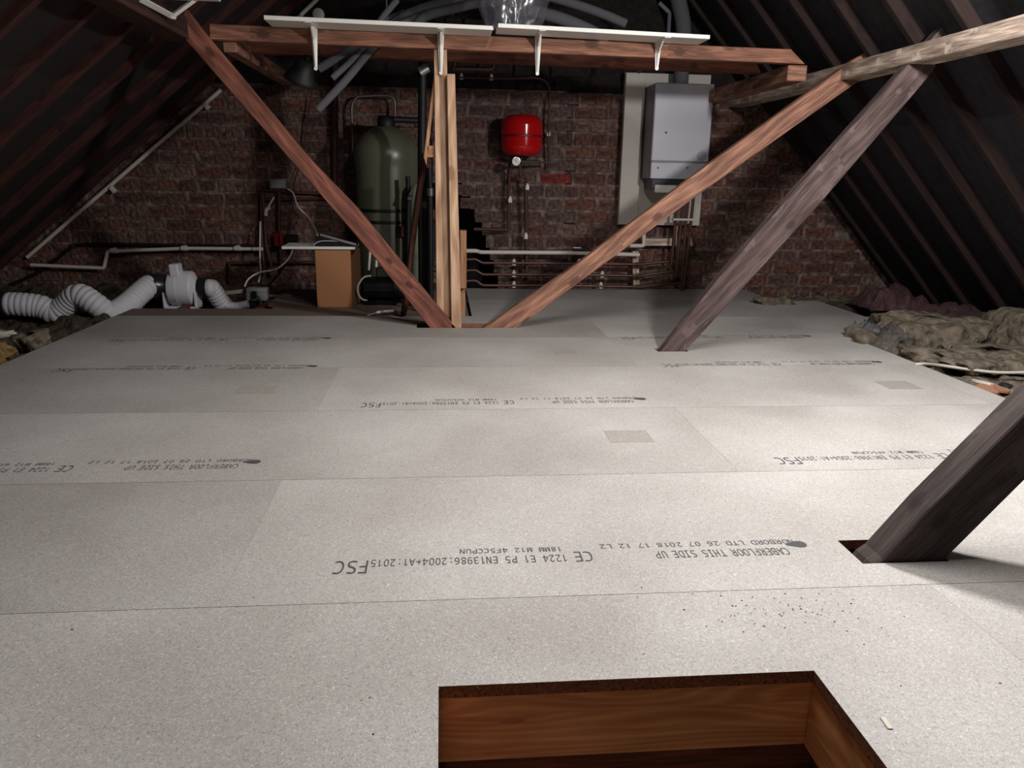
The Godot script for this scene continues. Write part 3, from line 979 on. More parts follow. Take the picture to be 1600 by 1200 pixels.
func make_boiler() -> void:
	var k := Kit.new()
	k.box(at_turn(Vector3(1.54, 0.955, -5.44)), Vector3(0.60, 1.01, 0.018), 0.002)
	solo("mounting_board", k, M.board_white, "off-white board on the brick wall behind the boiler", "board")
	k = Kit.new()
	k.box(at_turn(Vector3(1.307, 0.955, -5.41)), Vector3(0.136, 1.0, 0.04), 0.003)
	solo("cover_strip", k, M.board_white, "tall off-white strip of board running up beside the boiler", "board")
	var z := -5.15
	var b := thing("boiler", "white wall-hung boiler with a plain front panel", "boiler", Vector3(1.58, 0.77, -5.28))
	k = Kit.new()
	k.box(at_turn(Vector3(1.577, 1.07, -5.295)), Vector3(0.385, 0.60, 0.27), 0.006)
	part("casing", k, M.boiler_grey, b)
	k = Kit.new()
	k.box(at_turn(Vector3(1.577, 1.126, z - 0.008)), Vector3(0.39, 0.486, 0.02), 0.006)
	part("front_panel", k, M.boiler_white, b)
	k = Kit.new()
	k.box(at_turn(Vector3(1.577, 0.822, z - 0.010)), Vector3(0.385, 0.104, 0.02), 0.004)
	part("lower_panel", k, M.boiler_white, b)
	for q in [Vector3(1.468, 1.063, -5.138), Vector3(1.430, 0.840, -5.146), Vector3(1.630, 0.844, -5.146)]:
		k = Kit.new()
		k.tube(PackedVector3Array([q, q + Vector3(0, 0, 0.006)]), 0.005, 10)
		part("screw", k, M.black_rubber, b)
	k = Kit.new()
	var lab := Vector3(1.722, 0.919, -5.139)
	k.tube(PackedVector3Array([lab, lab + Vector3(0, 0, 0.0015)]), 0.030, 24)
	part("round_sticker", k, M.label_grey, b)
	k = Kit.new()
	k.box(at_turn(Vector3(1.57, 0.735, -5.27)), Vector3(0.34, 0.07, 0.2), 0.004)
	part("underside", k, M.panel_dark, b)
	k = Kit.new()
	k.box(at_turn(Vector3(1.498, 0.705, -5.170)), Vector3(0.15, 0.05, 0.02), 0.004)
	part("control_flap", k, M.white_gloss, b)
	# flue rising from the top, bent towards the roof
	k = Kit.new()
	k.tube(bent([Vector3(1.60, 1.36, -5.33), Vector3(1.585, 1.74, -5.3), Vector3(1.47, 1.98, -5.2)], 0.08), 0.05, 20)
	part("flue", k, M.lagging, b)
	# pipes dropping from the boiler
	var drops := [[1066, 430], [1073, 445], [1082, 452], [1090, 452]]
	for e in 4:
		var x: float = [1.615, 1.655, 1.69, 1.725][e]
		k = pipe([Vector3(x, 0.75, -5.25), Vector3(x, 0.45, -5.28), Vector3(x + [0.0, 0.0, 0.01, -0.01][e], [0.20, 0.10, 0.0, 0.0][e], -5.30)], 0.011)
		var o := part("boiler_pipe", k, M.copper_dull, b)
		if e == 0:
			var k2 := Kit.new()
			k2.box(at_turn(Vector3(1.67, 0.50, -5.27)), Vector3(0.16, 0.016, 0.04), 0.003)
			part("pipe_bracket", k2, M.board_white, b)
	k = pipe([Vector3(1.70, 0.47, -5.26), Vector3(1.78, 0.33, -5.3), Vector3(1.78, 0.30, -5.34)], 0.008)
	part("boiler_pipe", k, M.copper_dull, b)
	# timber frame round the pipes below
	var f := thing("batten_rack", "pale timber battens framing the pipes under the boiler", "frame", Vector3(1.5, 0.0, -5.40))
	for q in [[Vector3(1.399, -0.019, -5.400), Vector3(1.372, 0.270, -5.400), 0.045], [Vector3(1.667, 0.469, -5.420), Vector3(1.660, 0.307, -5.420), 0.022], [Vector3(1.426, 0.332, -5.410), Vector3(1.669, 0.335, -5.410), 0.052], [Vector3(1.763, 0.380, -5.420), Vector3(1.788, 0.308, -5.420), 0.025]]:
		k = Kit.new()
		k.bar(q[0], q[1], Vector3.BACK, 0.03, q[2], 0.002, Vector2(rng.randf(), 0.1))
		part("batten", k, M.cream_wood, f)
	k = pipe([Vector3(1.325, 0.308, -5.370), Vector3(1.427, 0.309, -5.370), Vector3(1.418, 0.451, -5.370)], 0.014, 0.015)
	solo("waste_pipe", k, M.conduit, "short white elbow of pipe under the boiler's board", "pipe")

func make_pipes() -> void:
	# four runs along the wall: a white one and three of copper
	var k := pipe([Vector3(0.137, 0.268, -5.300), Vector3(0.238, 0.269, -5.300), Vector3(0.261, 0.257, -5.330), Vector3(0.934, 0.259, -5.330), Vector3(1.388, 0.249, -5.330)], 0.014, 0.03)
	var w := thing("white_pipe", "thick white pipe running along the brickwork above the three copper pipes", "pipe", Vector3(0.754, 0.257, -5.330))
	part("run", k, M.conduit, w)
	var e0 := thing("sensor", "small black sensor with a white stripe sitting on the thick white pipe", "sensor", Vector3(0.944, 0.283, -5.310))
	k = Kit.new()
	k.box(at_turn(Vector3(0.959, 0.291, -5.320)), Vector3(0.10, 0.03, 0.03), 0.004)
	part("case", k, M.black_gloss, e0)
	k = Kit.new()
	k.box(at_turn(Vector3(0.937, 0.297, -5.302)), Vector3(0.055, 0.010, 0.004), 0.001)
	part("stripe", k, M.white_gloss, e0)
	var names := ["uppermost of three parallel copper pipes low on the brickwork", "middle of three parallel copper pipes low on the brickwork", "lowest of three parallel copper pipes just above the boards"]
	var rows := [[Vector3(0.129, 0.204, -5.330), Vector3(0.235, 0.209, -5.330), Vector3(0.275, 0.183, -5.330), Vector3(0.756, 0.186, -5.330), Vector3(1.397, 0.182, -5.330), Vector3(1.720, 0.216, -5.330)], [Vector3(0.129, 0.128, -5.330), Vector3(0.235, 0.134, -5.330), Vector3(0.276, 0.103, -5.330), Vector3(0.758, 0.106, -5.330), Vector3(1.402, 0.101, -5.330), Vector3(1.697, 0.143, -5.330)], [Vector3(0.129, 0.053, -5.330), Vector3(0.236, 0.062, -5.330), Vector3(0.276, 0.027, -5.330), Vector3(0.761, 0.029, -5.330), Vector3(1.407, 0.023, -5.330), Vector3(1.770, 0.057, -5.330)]]
	var clips := [[Vector3(0.499, 0.184, -5.330), Vector3(0.960, 0.188, -5.330)], [Vector3(0.500, 0.104, -5.330), Vector3(1.129, 0.103, -5.330)], [Vector3(0.502, 0.028, -5.330), Vector3(1.123, 0.026, -5.330)]]
	for e in 3:
		var t := thing("heating_pipe", names[e], "pipe", rows[e][3], "copper heating pipes along the brickwork")
		part("run", pipe(rows[e], 0.0105, 0.03), M.copper, t)
		for c in clips[e]:
			clip(c, 0.012, M.conduit, t)
		var j := Kit.new()
		j.tube(PackedVector3Array([rows[e][4] + Vector3(-0.03, 0, 0), rows[e][4] + Vector3(0.03, 0, 0)]), 0.015, 12)
		part("coupling", j, M.copper_dull, t)

func make_vessel() -> void:
	var c := Vector3(0.533, 1.030, -5.290)
	var t := thing("expansion_vessel", "round glossy red expansion vessel hung on the brickwork", "vessel", c + Vector3(0, -0.13, 0))
	var r := 0.138
	var prof := []
	for e in 9:
		var a := PI / 2 * e / 8.0
		prof.append(Vector2(maxf(0.0005, r * 0.52 + r * 0.48 * sin(a)) if e else 0.0005, -0.062 - 0.068 * cos(a)))
	var up := []
	for e in 9:
		var a := PI / 2 * (8 - e) / 8.0
		up.append(Vector2(maxf(0.0005, r * 0.52 + r * 0.48 * sin(a)) if e < 8 else 0.0005, 0.062 + 0.068 * cos(a)))
	var k := Kit.new()
	k.lathe(prof + up, Transform3D(Basis(), c), 40)
	part("shell", k, M.red_paint, t)
	k = Kit.new()
	k.lathe([Vector2(r, -0.012), Vector2(r + 0.003, -0.008), Vector2(r + 0.003, 0.0), Vector2(r, 0.004)], Transform3D(Basis(), c), 40)
	part("seam_band", k, M.red_band, t)
	k = Kit.new()
	k.tube(PackedVector3Array([c + Vector3(0, 0.125, 0), c + Vector3(0, 0.138, 0)]), 0.008, 12)
	part("valve_cap", k, M.black_rubber, t)
	k = Kit.new()
	k.box(at_turn(c + Vector3(0, -0.02, -0.17)), Vector3(0.10, 0.26, 0.05), 0.004)
	k.box(at_turn(c + Vector3(-0.13, -0.02, -0.08)), Vector3(0.012, 0.05, 0.2), 0.002)
	part("wall_bracket", k, M.panel_dark, t)
	# gauge, arm and pipework under it
	var g := Vector3(0.489, 0.864, -5.220)
	var q := thing("pressure_gauge", "small round silver-rimmed gauge just below the red vessel", "gauge", g)
	k = Kit.new()
	k.lathe([Vector2(0.0005, 0.028), Vector2(0.024, 0.028), Vector2(0.028, 0.030), Vector2(0.030, 0.026), Vector2(0.030, 0.0), Vector2(0.0005, 0.0)], Transform3D(Basis(Vector3.RIGHT, Vector3.BACK, Vector3.DOWN), g), 28)
	part("case", k, M.chrome, q)
	k = Kit.new()
	k.tube(PackedVector3Array([g + Vector3(0, 0, 0.026), g + Vector3(0, 0, 0.0295)]), 0.023, 24)
	part("dial", k, M.dial, q)
	k = Kit.new()
	k.bar(g + Vector3(0.004, -0.006, 0.031), g + Vector3(-0.008, 0.012, 0.031), Vector3.RIGHT, 0.003, 0.001, 0.0)
	part("needle", k, M.black_rubber, q)
	var v := thing("filling_loop", "thin copper pipework hanging under and beside the red vessel", "pipe", Vector3(0.524, 0.825, -5.260))
	part("stem", pipe([c + Vector3(0, -0.132, 0.0), c + Vector3(0, -0.155, 0.0), Vector3(0.522, 0.858, -5.290), Vector3(0.528, 0.771, -5.290)], 0.009), M.copper_dull, v)
	part("arm", pipe([g + Vector3(0.0, 0, 0.008), g + Vector3(0.05, 0, -0.01), Vector3(0.726, 0.862, -5.330)], 0.007), M.steel_dull, v)
	part("bend", pipe([Vector3(0.482, 0.737, -5.350), Vector3(0.508, 0.771, -5.310), Vector3(0.571, 0.768, -5.330), Vector3(0.576, 0.666, -5.350)], 0.011, 0.02), M.copper_dull, v)
	part("riser", pipe([Vector3(0.737, 0.830, -5.400), Vector3(0.726, 0.985, -5.390), Vector3(0.721, 1.129, -5.380), Vector3(0.729, 1.291, -5.380), Vector3(0.709, 1.379, -5.380), Vector3(0.639, 1.405, -5.380), Vector3(0.469, 1.392, -5.380), Vector3(0.097, 1.390, -5.380)], 0.008, 0.06), M.copper_dull, v)
	for p in [Vector3(0.724, 1.047, -5.385), Vector3(0.135, 1.391, -5.380), Vector3(0.333, 1.392, -5.380)]:
		clip(p, 0.008, M.conduit, v)
	var t1 := thing("drop_pipe", "straight copper pipe dropping from the bend below the gauge to the low pipes", "pipe", Vector3(0.592, 0.027, -5.370))
	part("run", pipe([Vector3(0.575, 0.683, -5.350), Vector3(0.589, 0.319, -5.360), Vector3(0.593, 0.089, -5.350)], 0.013), M.copper_dull, t1)
	clip(Vector3(0.582, 0.696, -5.330), 0.011, M.conduit, t1)
	clip(Vector3(0.581, 0.365, -5.340), 0.011, M.conduit, t1)
	var t2 := thing("drop_pipe", "copper pipe dropping below the gauge and turning towards the dark recess", "pipe", Vector3(0.468, 0.404, -5.380))
	part("run", pipe([Vector3(0.464, 0.825, -5.360), Vector3(0.459, 0.664, -5.380), Vector3(0.464, 0.409, -5.380), Vector3(0.219, 0.410, -5.380)], 0.012, 0.02), M.copper_dull, t2)
	clip(Vector3(0.467, 0.609, -5.350), 0.011, M.conduit, t2)
	var t3 := thing("looped_pipe", "dull pipe bent round beside the post top under the cross timber", "pipe", Vector3(0.183, 1.349, -4.600))
	part("run", pipe([Vector3(0.062, 1.428, -4.600), Vector3(0.083, 1.369, -4.600), Vector3(0.061, 1.345, -4.600), Vector3(0.165, 1.348, -4.600), Vector3(0.299, 1.348, -4.600), Vector3(0.298, 1.442, -4.600)], 0.013, 0.03), M.copper, t3)

func make_tanks() -> void:
	var c := Vector3(-0.345, 0.0, -5.1)
	var t := thing("water_tank", "tall dark olive pressure tank with a domed top standing by the wall", "tank", c)
	var r := 0.198
	var prof := [Vector2(0.0005, 0.10), Vector2(r - 0.02, 0.10), Vector2(r, 0.13), Vector2(r, 0.50), Vector2(r, 0.80)]
	for e in 10:
		var a := PI / 2 * (e + 1) / 10.0
		prof.append(Vector2(maxf(0.0005, r * cos(a) * (1.0 + 0.18 * sin(2 * a))), 0.80 + 0.265 * sin(a)))
	var k := Kit.new()
	k.lathe(prof, Transform3D(Basis(), c), 48)
	part("shell", k, M.tank, t)
	for y in [0.545, 0.475]:
		k = Kit.new()
		k.lathe([Vector2(r, y - 0.010), Vector2(r + 0.007, y - 0.008), Vector2(r + 0.007, y + 0.008), Vector2(r, y + 0.010)], Transform3D(Basis(), c), 48)
		part("strap", k, M.black_rubber, t)
	k = Kit.new()
	k.lathe([Vector2(0.0005, 0.0), Vector2(r - 0.01, 0.0), Vector2(r - 0.01, 0.11), Vector2(r - 0.03, 0.115)], Transform3D(Basis(), c), 32)
	part("base_ring", k, M.black_rubber, t)
	k = Kit.new()
	k.lathe([Vector2(0.0005, 1.12), Vector2(0.05, 1.12), Vector2(0.055, 1.08), Vector2(0.055, 1.05)], Transform3D(Basis(), c), 24)
	k.tube(bent([c + Vector3(0, 1.10, 0), c + Vector3(0.25, 1.10, -0.05)], 0.03), 0.02, 10)
	part("top_fitting", k, M.black_rubber, t)
	k = Kit.new()
	k.box(at_turn(c + Vector3(0.08, 0.42, 0.185)), Vector3(0.05, 0.07, 0.03), 0.004)
	part("drain_valve", k, M.lath_wood, t)
	c = Vector3(-0.145, 0.0, -4.86)
	t = thing("slim_cylinder", "narrow pale green cylinder between the olive tank and the post", "cylinder", c)
	k = Kit.new()
	k.lathe([Vector2(0.0005, 0.0), Vector2(0.055, 0.0), Vector2(0.058, 0.02), Vector2(0.058, 0.62), Vector2(0.05, 0.68), Vector2(0.03, 0.71), Vector2(0.0005, 0.715)], Transform3D(Basis(), c), 28)
	part("shell", k, M.tank_pale, t)
	k = Kit.new()
	for y in [0.262, 0.275, 0.288]:
		k.lathe([Vector2(0.058, y - 0.002), Vector2(0.0595, y), Vector2(0.058, y + 0.002)], Transform3D(Basis(), c), 28)
	part("print_bands", k, M.lagging, t)
	# black lagged pipes by the post
	var names := ["black lagged pipe rising close beside the post", "black lagged pipe between the post and the pale green cylinder", "thick black lagged pipe rising past the tank's dome to the cross timber", "black pipe with a small valve in front of the olive tank"]
	var runs := [[Vector3(-0.066, 0.182, -4.350), Vector3(-0.064, 0.676, -4.350), Vector3(-0.066, 0.805, -4.350)], [Vector3(-0.099, 0.175, -4.400), Vector3(-0.094, 0.605, -4.400), Vector3(-0.084, 0.805, -4.400)], [Vector3(-0.118, 0.155, -4.550), Vector3(-0.114, 0.707, -4.550), Vector3(-0.102, 1.324, -4.550), Vector3(-0.093, 1.455, -4.550)], [Vector3(-0.211, 0.161, -4.800), Vector3(-0.202, 0.665, -4.800), Vector3(-0.204, 0.758, -4.800)]]
	for e in 4:
		var p := thing("lagged_pipe", names[e], "pipe", runs[e][0] * Vector3(1, 0, 1), "black pipes beside the post")
		var line: Array = [Vector3(runs[e][0].x, 0.0, runs[e][0].z)] + runs[e]
		part("run", pipe(line, [0.016, 0.018, 0.024, 0.014][e], 0.02), M.black_rubber, p)
		if e == 3:
			k = Kit.new()
			k.box(at_turn(Vector3(-0.193, 0.628, -4.770)), Vector3(0.03, 0.025, 0.03), 0.004)
			k.bar(Vector3(-0.193, 0.647, -4.760), Vector3(-0.161, 0.711, -4.760), Vector3.BACK, 0.01, 0.014, 0.002)
			part("valve", k, M.steel_dull, p)
		elif e == 2:
			k = Kit.new()
			k.tube(PackedVector3Array([Vector3(-0.118, 1.311, -4.500), Vector3(-0.073, 1.338, -4.500)]), 0.03, 14)
			part("chrome_elbow", k, M.chrome, p)
		else:
			k = Kit.new()
			k.tube(PackedVector3Array([runs[e][1] + Vector3(0, -0.02, 0), runs[e][1] + Vector3(0, 0.02, 0)]), 0.021, 14)
			part("joint", k, M.steel_dull, p)
	# pump set on the boards in front of the tank
	var b := Vector3(-0.376, -0.019, -4.720)
	b.y = 0.0
	t = thing("pump", "small black pump with pale hoses in front of the olive tank", "pump", b)
	k = Kit.new()
	k.tube(PackedVector3Array([b + Vector3(-0.10, 0.09, 0), b + Vector3(0.08, 0.09, 0)]), [0.07, 0.075], 20)
	k.box(at_turn(b + Vector3(0.0, 0.012, 0)), Vector3(0.2, 0.024, 0.12), 0.004)
	part("motor", k, M.black_gloss, t)
	k = Kit.new()
	k.tube(PackedVector3Array([b + Vector3(0.075, 0.09, 0), b + Vector3(0.14, 0.09, 0)]), [0.06, 0.05], 20)
	k.box(at_turn(b + Vector3(0.02, 0.19, 0.01)), Vector3(0.09, 0.06, 0.07), 0.008)
	k.tube(PackedVector3Array([b + Vector3(0.05, 0.2, 0.02), b + Vector3(0.13, 0.2, 0.02)]), 0.028, 14)
	part("housing", k, M.black_rubber, t)
	part("hose", cord([b + Vector3(-0.055, 0.17, 0.03), b + Vector3(-0.10, 0.16, 0.05), b + Vector3(-0.135, 0.10, 0.06), b + Vector3(-0.12, 0.04, 0.06), b + Vector3(-0.08, 0.02, 0.05)], 0.0065), M.cable, t)
	part("hose", cord([b + Vector3(-0.07, 0.2, 0.0), b + Vector3(-0.065, 0.26, -0.01), b + Vector3(-0.06, 0.32, -0.02)], 0.008), M.cable, t)
	part("hose", cord([b + Vector3(-0.025, 0.22, 0.0), b + Vector3(-0.02, 0.28, -0.01), b + Vector3(-0.02, 0.32, -0.02)], 0.008), M.cable, t)
	k = Kit.new()
	k.tube(PackedVector3Array([Vector3(-0.395, 0.000, -4.236) + Vector3(-0.02, 0.008, 0), Vector3(-0.359, 0.000, -4.317) + Vector3(0, 0.012, 0)]), [0.003, 0.009], 8)
	k.tube(PackedVector3Array([Vector3(-0.359, 0.000, -4.317) + Vector3(0, 0.012, 0), Vector3(-0.279, 0.000, -4.360) + Vector3(0, 0.012, 0)]), 0.009, 8)
	solo("pen", k, M.conduit, "pale pen-like rod lying on the old boards behind the deck's edge", "rod")

func make_corner() -> void:
	# cardboard box carrying a small shelf of papers
	var t := thing("cardboard_box", "tall plain brown cardboard box standing on the old boards", "box", Vector3(-0.625, -0.006, -4.68))
	var k := Kit.new()
	k.box(at_turn(Vector3(-0.640, 0.163, -4.68)), Vector3(0.205, 0.338, 0.2), 0.003)
	part("carton", k, M.card, t)
	k = Kit.new()
	k.box(at_turn(Vector3(-0.531, 0.163, -4.70), -0.35), Vector3(0.015, 0.336, 0.15), 0.003)
	part("side_flap", k, M.card_edge, t)
	k = Kit.new()
	k.box(Transform3D(Basis.from_euler(Vector3(0, 0.02, 0)), Vector3(-0.72, 0.345, -4.70)), Vector3(0.42, 0.016, 0.26), 0.002)
	solo("board", k, M.white_gloss, "white-edged board lying across the top of the cardboard box", "board")
	k = Kit.new()
	k.box(Transform3D(Basis.from_euler(Vector3(0.0, 0.1, 0.02)), Vector3(-0.62, 0.368, -4.68)), Vector3(0.24, 0.03, 0.18), 0.006)
	var tr := solo("tray", k, M.black_gloss, "black tray with a pale rim lying on the white-edged board", "tray")
	k = Kit.new()
	k.tube(spline([Vector3(-0.749, 0.357, -4.580), Vector3(-0.708, 0.383, -4.580), Vector3(-0.598, 0.384, -4.580), Vector3(-0.543, 0.377, -4.580)]), 0.004, 8)
	part("rim", k, M.label_grey, tr)
	t = thing("tablet", "thin dark flat panel with a silver edge propped against the black tray", "panel", Vector3(-0.61, 0.38, -4.64))
	k = Kit.new()
	k.bar(Vector3(-0.718, 0.417, -4.660), Vector3(-0.508, 0.360, -4.660), Vector3(0.2, 1, 0), 0.010, 0.17, 0.003)
	part("body", k, M.panel_dark, t)
	k = Kit.new()
	k.bar(Vector3(-0.705, 0.424, -4.572), Vector3(-0.498, 0.367, -4.572), Vector3(0.2, 1, 0), 0.013, 0.006, 0.002)
	part("edge", k, M.chrome, t)
	# the junction box and its copper frame
	t = thing("junction_box", "small grey junction box on the brickwork", "box", Vector3(-1.107, 0.663, -5.450))
	k = Kit.new()
	k.box(at_turn(Vector3(-1.103, 0.693, -5.450)), Vector3(0.105, 0.066, 0.05), 0.004)
	part("case", k, M.grey_box, t)
	k = Kit.new()
	k.box(at_turn(Vector3(-1.097, 0.693, -5.420)), Vector3(0.09, 0.052, 0.006), 0.003)
	part("lid", k, M.grey_box, t)
	t = thing("pipe_rail", "copper pipe frame on the brickwork under the grey junction box", "pipe", Vector3(-1.084, 0.647, -5.460))
	part("rail", pipe([Vector3(-1.226, 0.100, -5.420), Vector3(-1.234, 0.278, -5.430), Vector3(-1.220, 0.649, -5.460), Vector3(-1.126, 0.650, -5.460), Vector3(-0.957, 0.636, -5.460), Vector3(-0.743, 0.631, -5.460)], 0.011, 0.02), M.copper_dull, t)
	part("second_rail", pipe([Vector3(-1.165, 0.107, -5.400), Vector3(-1.202, 0.279, -5.420), Vector3(-1.208, 0.510, -5.440), Vector3(-1.208, 0.636, -5.460)], 0.011, 0.02), M.copper_dull, t)
	part("lower_rail", pipe([Vector3(-0.745, 0.601, -5.470), Vector3(-1.004, 0.593, -5.470), Vector3(-1.209, 0.585, -5.470)], 0.010, 0.02), M.copper_dull, t)
	part("riser", pipe([Vector3(-1.098, 0.638, -5.440), Vector3(-1.115, 0.361, -5.440)], 0.012), M.copper_dull, t)
	part("tail", pipe([Vector3(-1.113, 0.252, -5.440), Vector3(-1.112, 0.120, -5.440)], 0.012), M.copper_dull, t)
	t = thing("isolator", "small red fitting on the pipe below the grey junction box", "fitting", Vector3(-1.118, 0.243, -5.440))
	k = Kit.new()
	k.box(at_turn(Vector3(-1.126, 0.323, -5.420)), Vector3(0.045, 0.10, 0.05), 0.010)
	part("body", k, M.red_band, t)
	k = Kit.new()
	k.box(at_turn(Vector3(-1.092, 0.330, -5.400)), Vector3(0.022, 0.09, 0.05), 0.008)
	part("handle", k, M.red_plastic, t)
	t = thing("socket", "black square socket with a plug beside the red fitting", "socket", Vector3(-1.031, 0.270, -5.450))
	k = Kit.new()
	k.box(at_turn(Vector3(-1.031, 0.318, -5.450)), Vector3(0.085, 0.075, 0.06), 0.004)
	part("box", k, M.black_gloss, t)
	k = Kit.new()
	k.box(at_turn(Vector3(-1.021, 0.283, -5.400)), Vector3(0.04, 0.045, 0.045), 0.006)
	part("plug", k, M.black_rubber, t)
	# white flexes
	solo("flex", cord([Vector3(-1.037, 0.661, -5.420), Vector3(-1.001, 0.632, -5.420), Vector3(-0.974, 0.548, -5.410), Vector3(-0.920, 0.490, -5.400), Vector3(-0.848, 0.443, -5.200), Vector3(-0.771, 0.395, -4.900)], 0.006), M.cable, "white flex curving from the grey junction box down to the dark panel", "cable")
	solo("flex", cord([Vector3(-1.016, 0.256, -5.360), Vector3(-1.037, 0.202, -5.300), Vector3(-1.096, 0.148, -5.200), Vector3(-1.187, 0.135, -5.100), Vector3(-1.246, 0.099, -5.050), Vector3(-1.266, 0.054, -5.020)], 0.006), M.cable, "white flex looping from the black socket to the floor by the grey power box", "cable")
	solo("flex", cord([Vector3(-1.227, 0.444, -5.400), Vector3(-1.217, 0.224, -5.280), Vector3(-1.197, 0.129, -5.180), Vector3(-1.176, 0.087, -5.020)], 0.006), M.cable, "white flex hanging straight down to the top of the grey power box", "cable")
	t = thing("tee_fitting", "small white bent fitting on the brickwork under the grey junction box", "fitting", Vector3(-1.194, 0.488, -5.450))
	part("spout", pipe([Vector3(-1.134, 0.604, -5.440), Vector3(-1.176, 0.532, -5.420), Vector3(-1.196, 0.490, -5.420)], 0.007, 0.02), M.cable, t)
	part("body", pipe([Vector3(-1.168, 0.532, -5.440), Vector3(-1.185, 0.524, -5.420), Vector3(-1.193, 0.481, -5.420)], 0.013, 0.01), M.conduit, t)
	solo("thin_cable", cord([Vector3(-0.782, 1.483, -5.420), Vector3(-0.843, 1.296, -5.440), Vector3(-0.899, 1.055, -5.450), Vector3(-0.924, 0.891, -5.450), Vector3(-0.992, 0.703, -5.440), Vector3(-1.016, 0.513, -5.420), Vector3(-1.046, 0.362, -5.440)], 0.004), M.thin_red, "thin dark red cable hanging down the brickwork behind the reddish brace", "cable")
	# grey power box on the floor with its leads
	t = thing("power_box", "grey two-part power box standing at the edge of the old boards", "box", Vector3(-1.167, 0.011, -4.920))
	k = Kit.new()
	k.box(at_turn(Vector3(-1.167, 0.011, -4.920)), Vector3(0.122, 0.055, 0.07), 0.004)
	part("case", k, M.grey_box, t)
	k = Kit.new()
	k.box(at_turn(Vector3(-1.164, 0.050, -4.920)), Vector3(0.122, 0.026, 0.075), 0.004)
	part("lid", k, M.grey_box, t)
	k = Kit.new()
	k.box(at_turn(Vector3(-1.174, 0.027, -4.870)), Vector3(0.035, 0.04, 0.03), 0.008)
	part("plug", k, M.black_rubber, t)
	part("lead", cord([Vector3(-1.186, 0.011, -4.870), Vector3(-1.186, -0.020, -4.860), Vector3(-1.186, -0.069, -4.860)], 0.008), M.black_rubber, t)
	part("lead", cord([Vector3(-1.160, 0.028, -4.860), Vector3(-1.136, -0.002, -4.850), Vector3(-1.128, -0.059, -4.850)], 0.006), M.lagging, t)
	k = Kit.new()
	k.box(at_turn(Vector3(-1.177, -0.047, -4.950)), Vector3(0.11, 0.07, 0.07), 0.002)
	part("stand", k, M.panel_dark, t)
	k = Kit.new()
	k.tube(PackedVector3Array([Vector3(-1.117, 0.002, -4.980), Vector3(-1.029, -0.002, -4.980), Vector3(-1.025, -0.001, -4.980), Vector3(-0.965, -0.005, -4.980)]), [0.012, 0.012, 0.02, 0.02], 14)
	solo("pipe_end", k, M.steel_dull, "dull metal pipe end lying between the grey power box and the carton", "pipe")
	k = Kit.new()
	k.bar(Vector3(-1.452, 0.010, -5.000), Vector3(-1.279, 0.027, -5.000), Vector3.UP, 0.022, 0.05, 0.003)
	solo("trunking", k, M.conduit, "short white length of trunking lying behind the fan's far duct", "trunking")

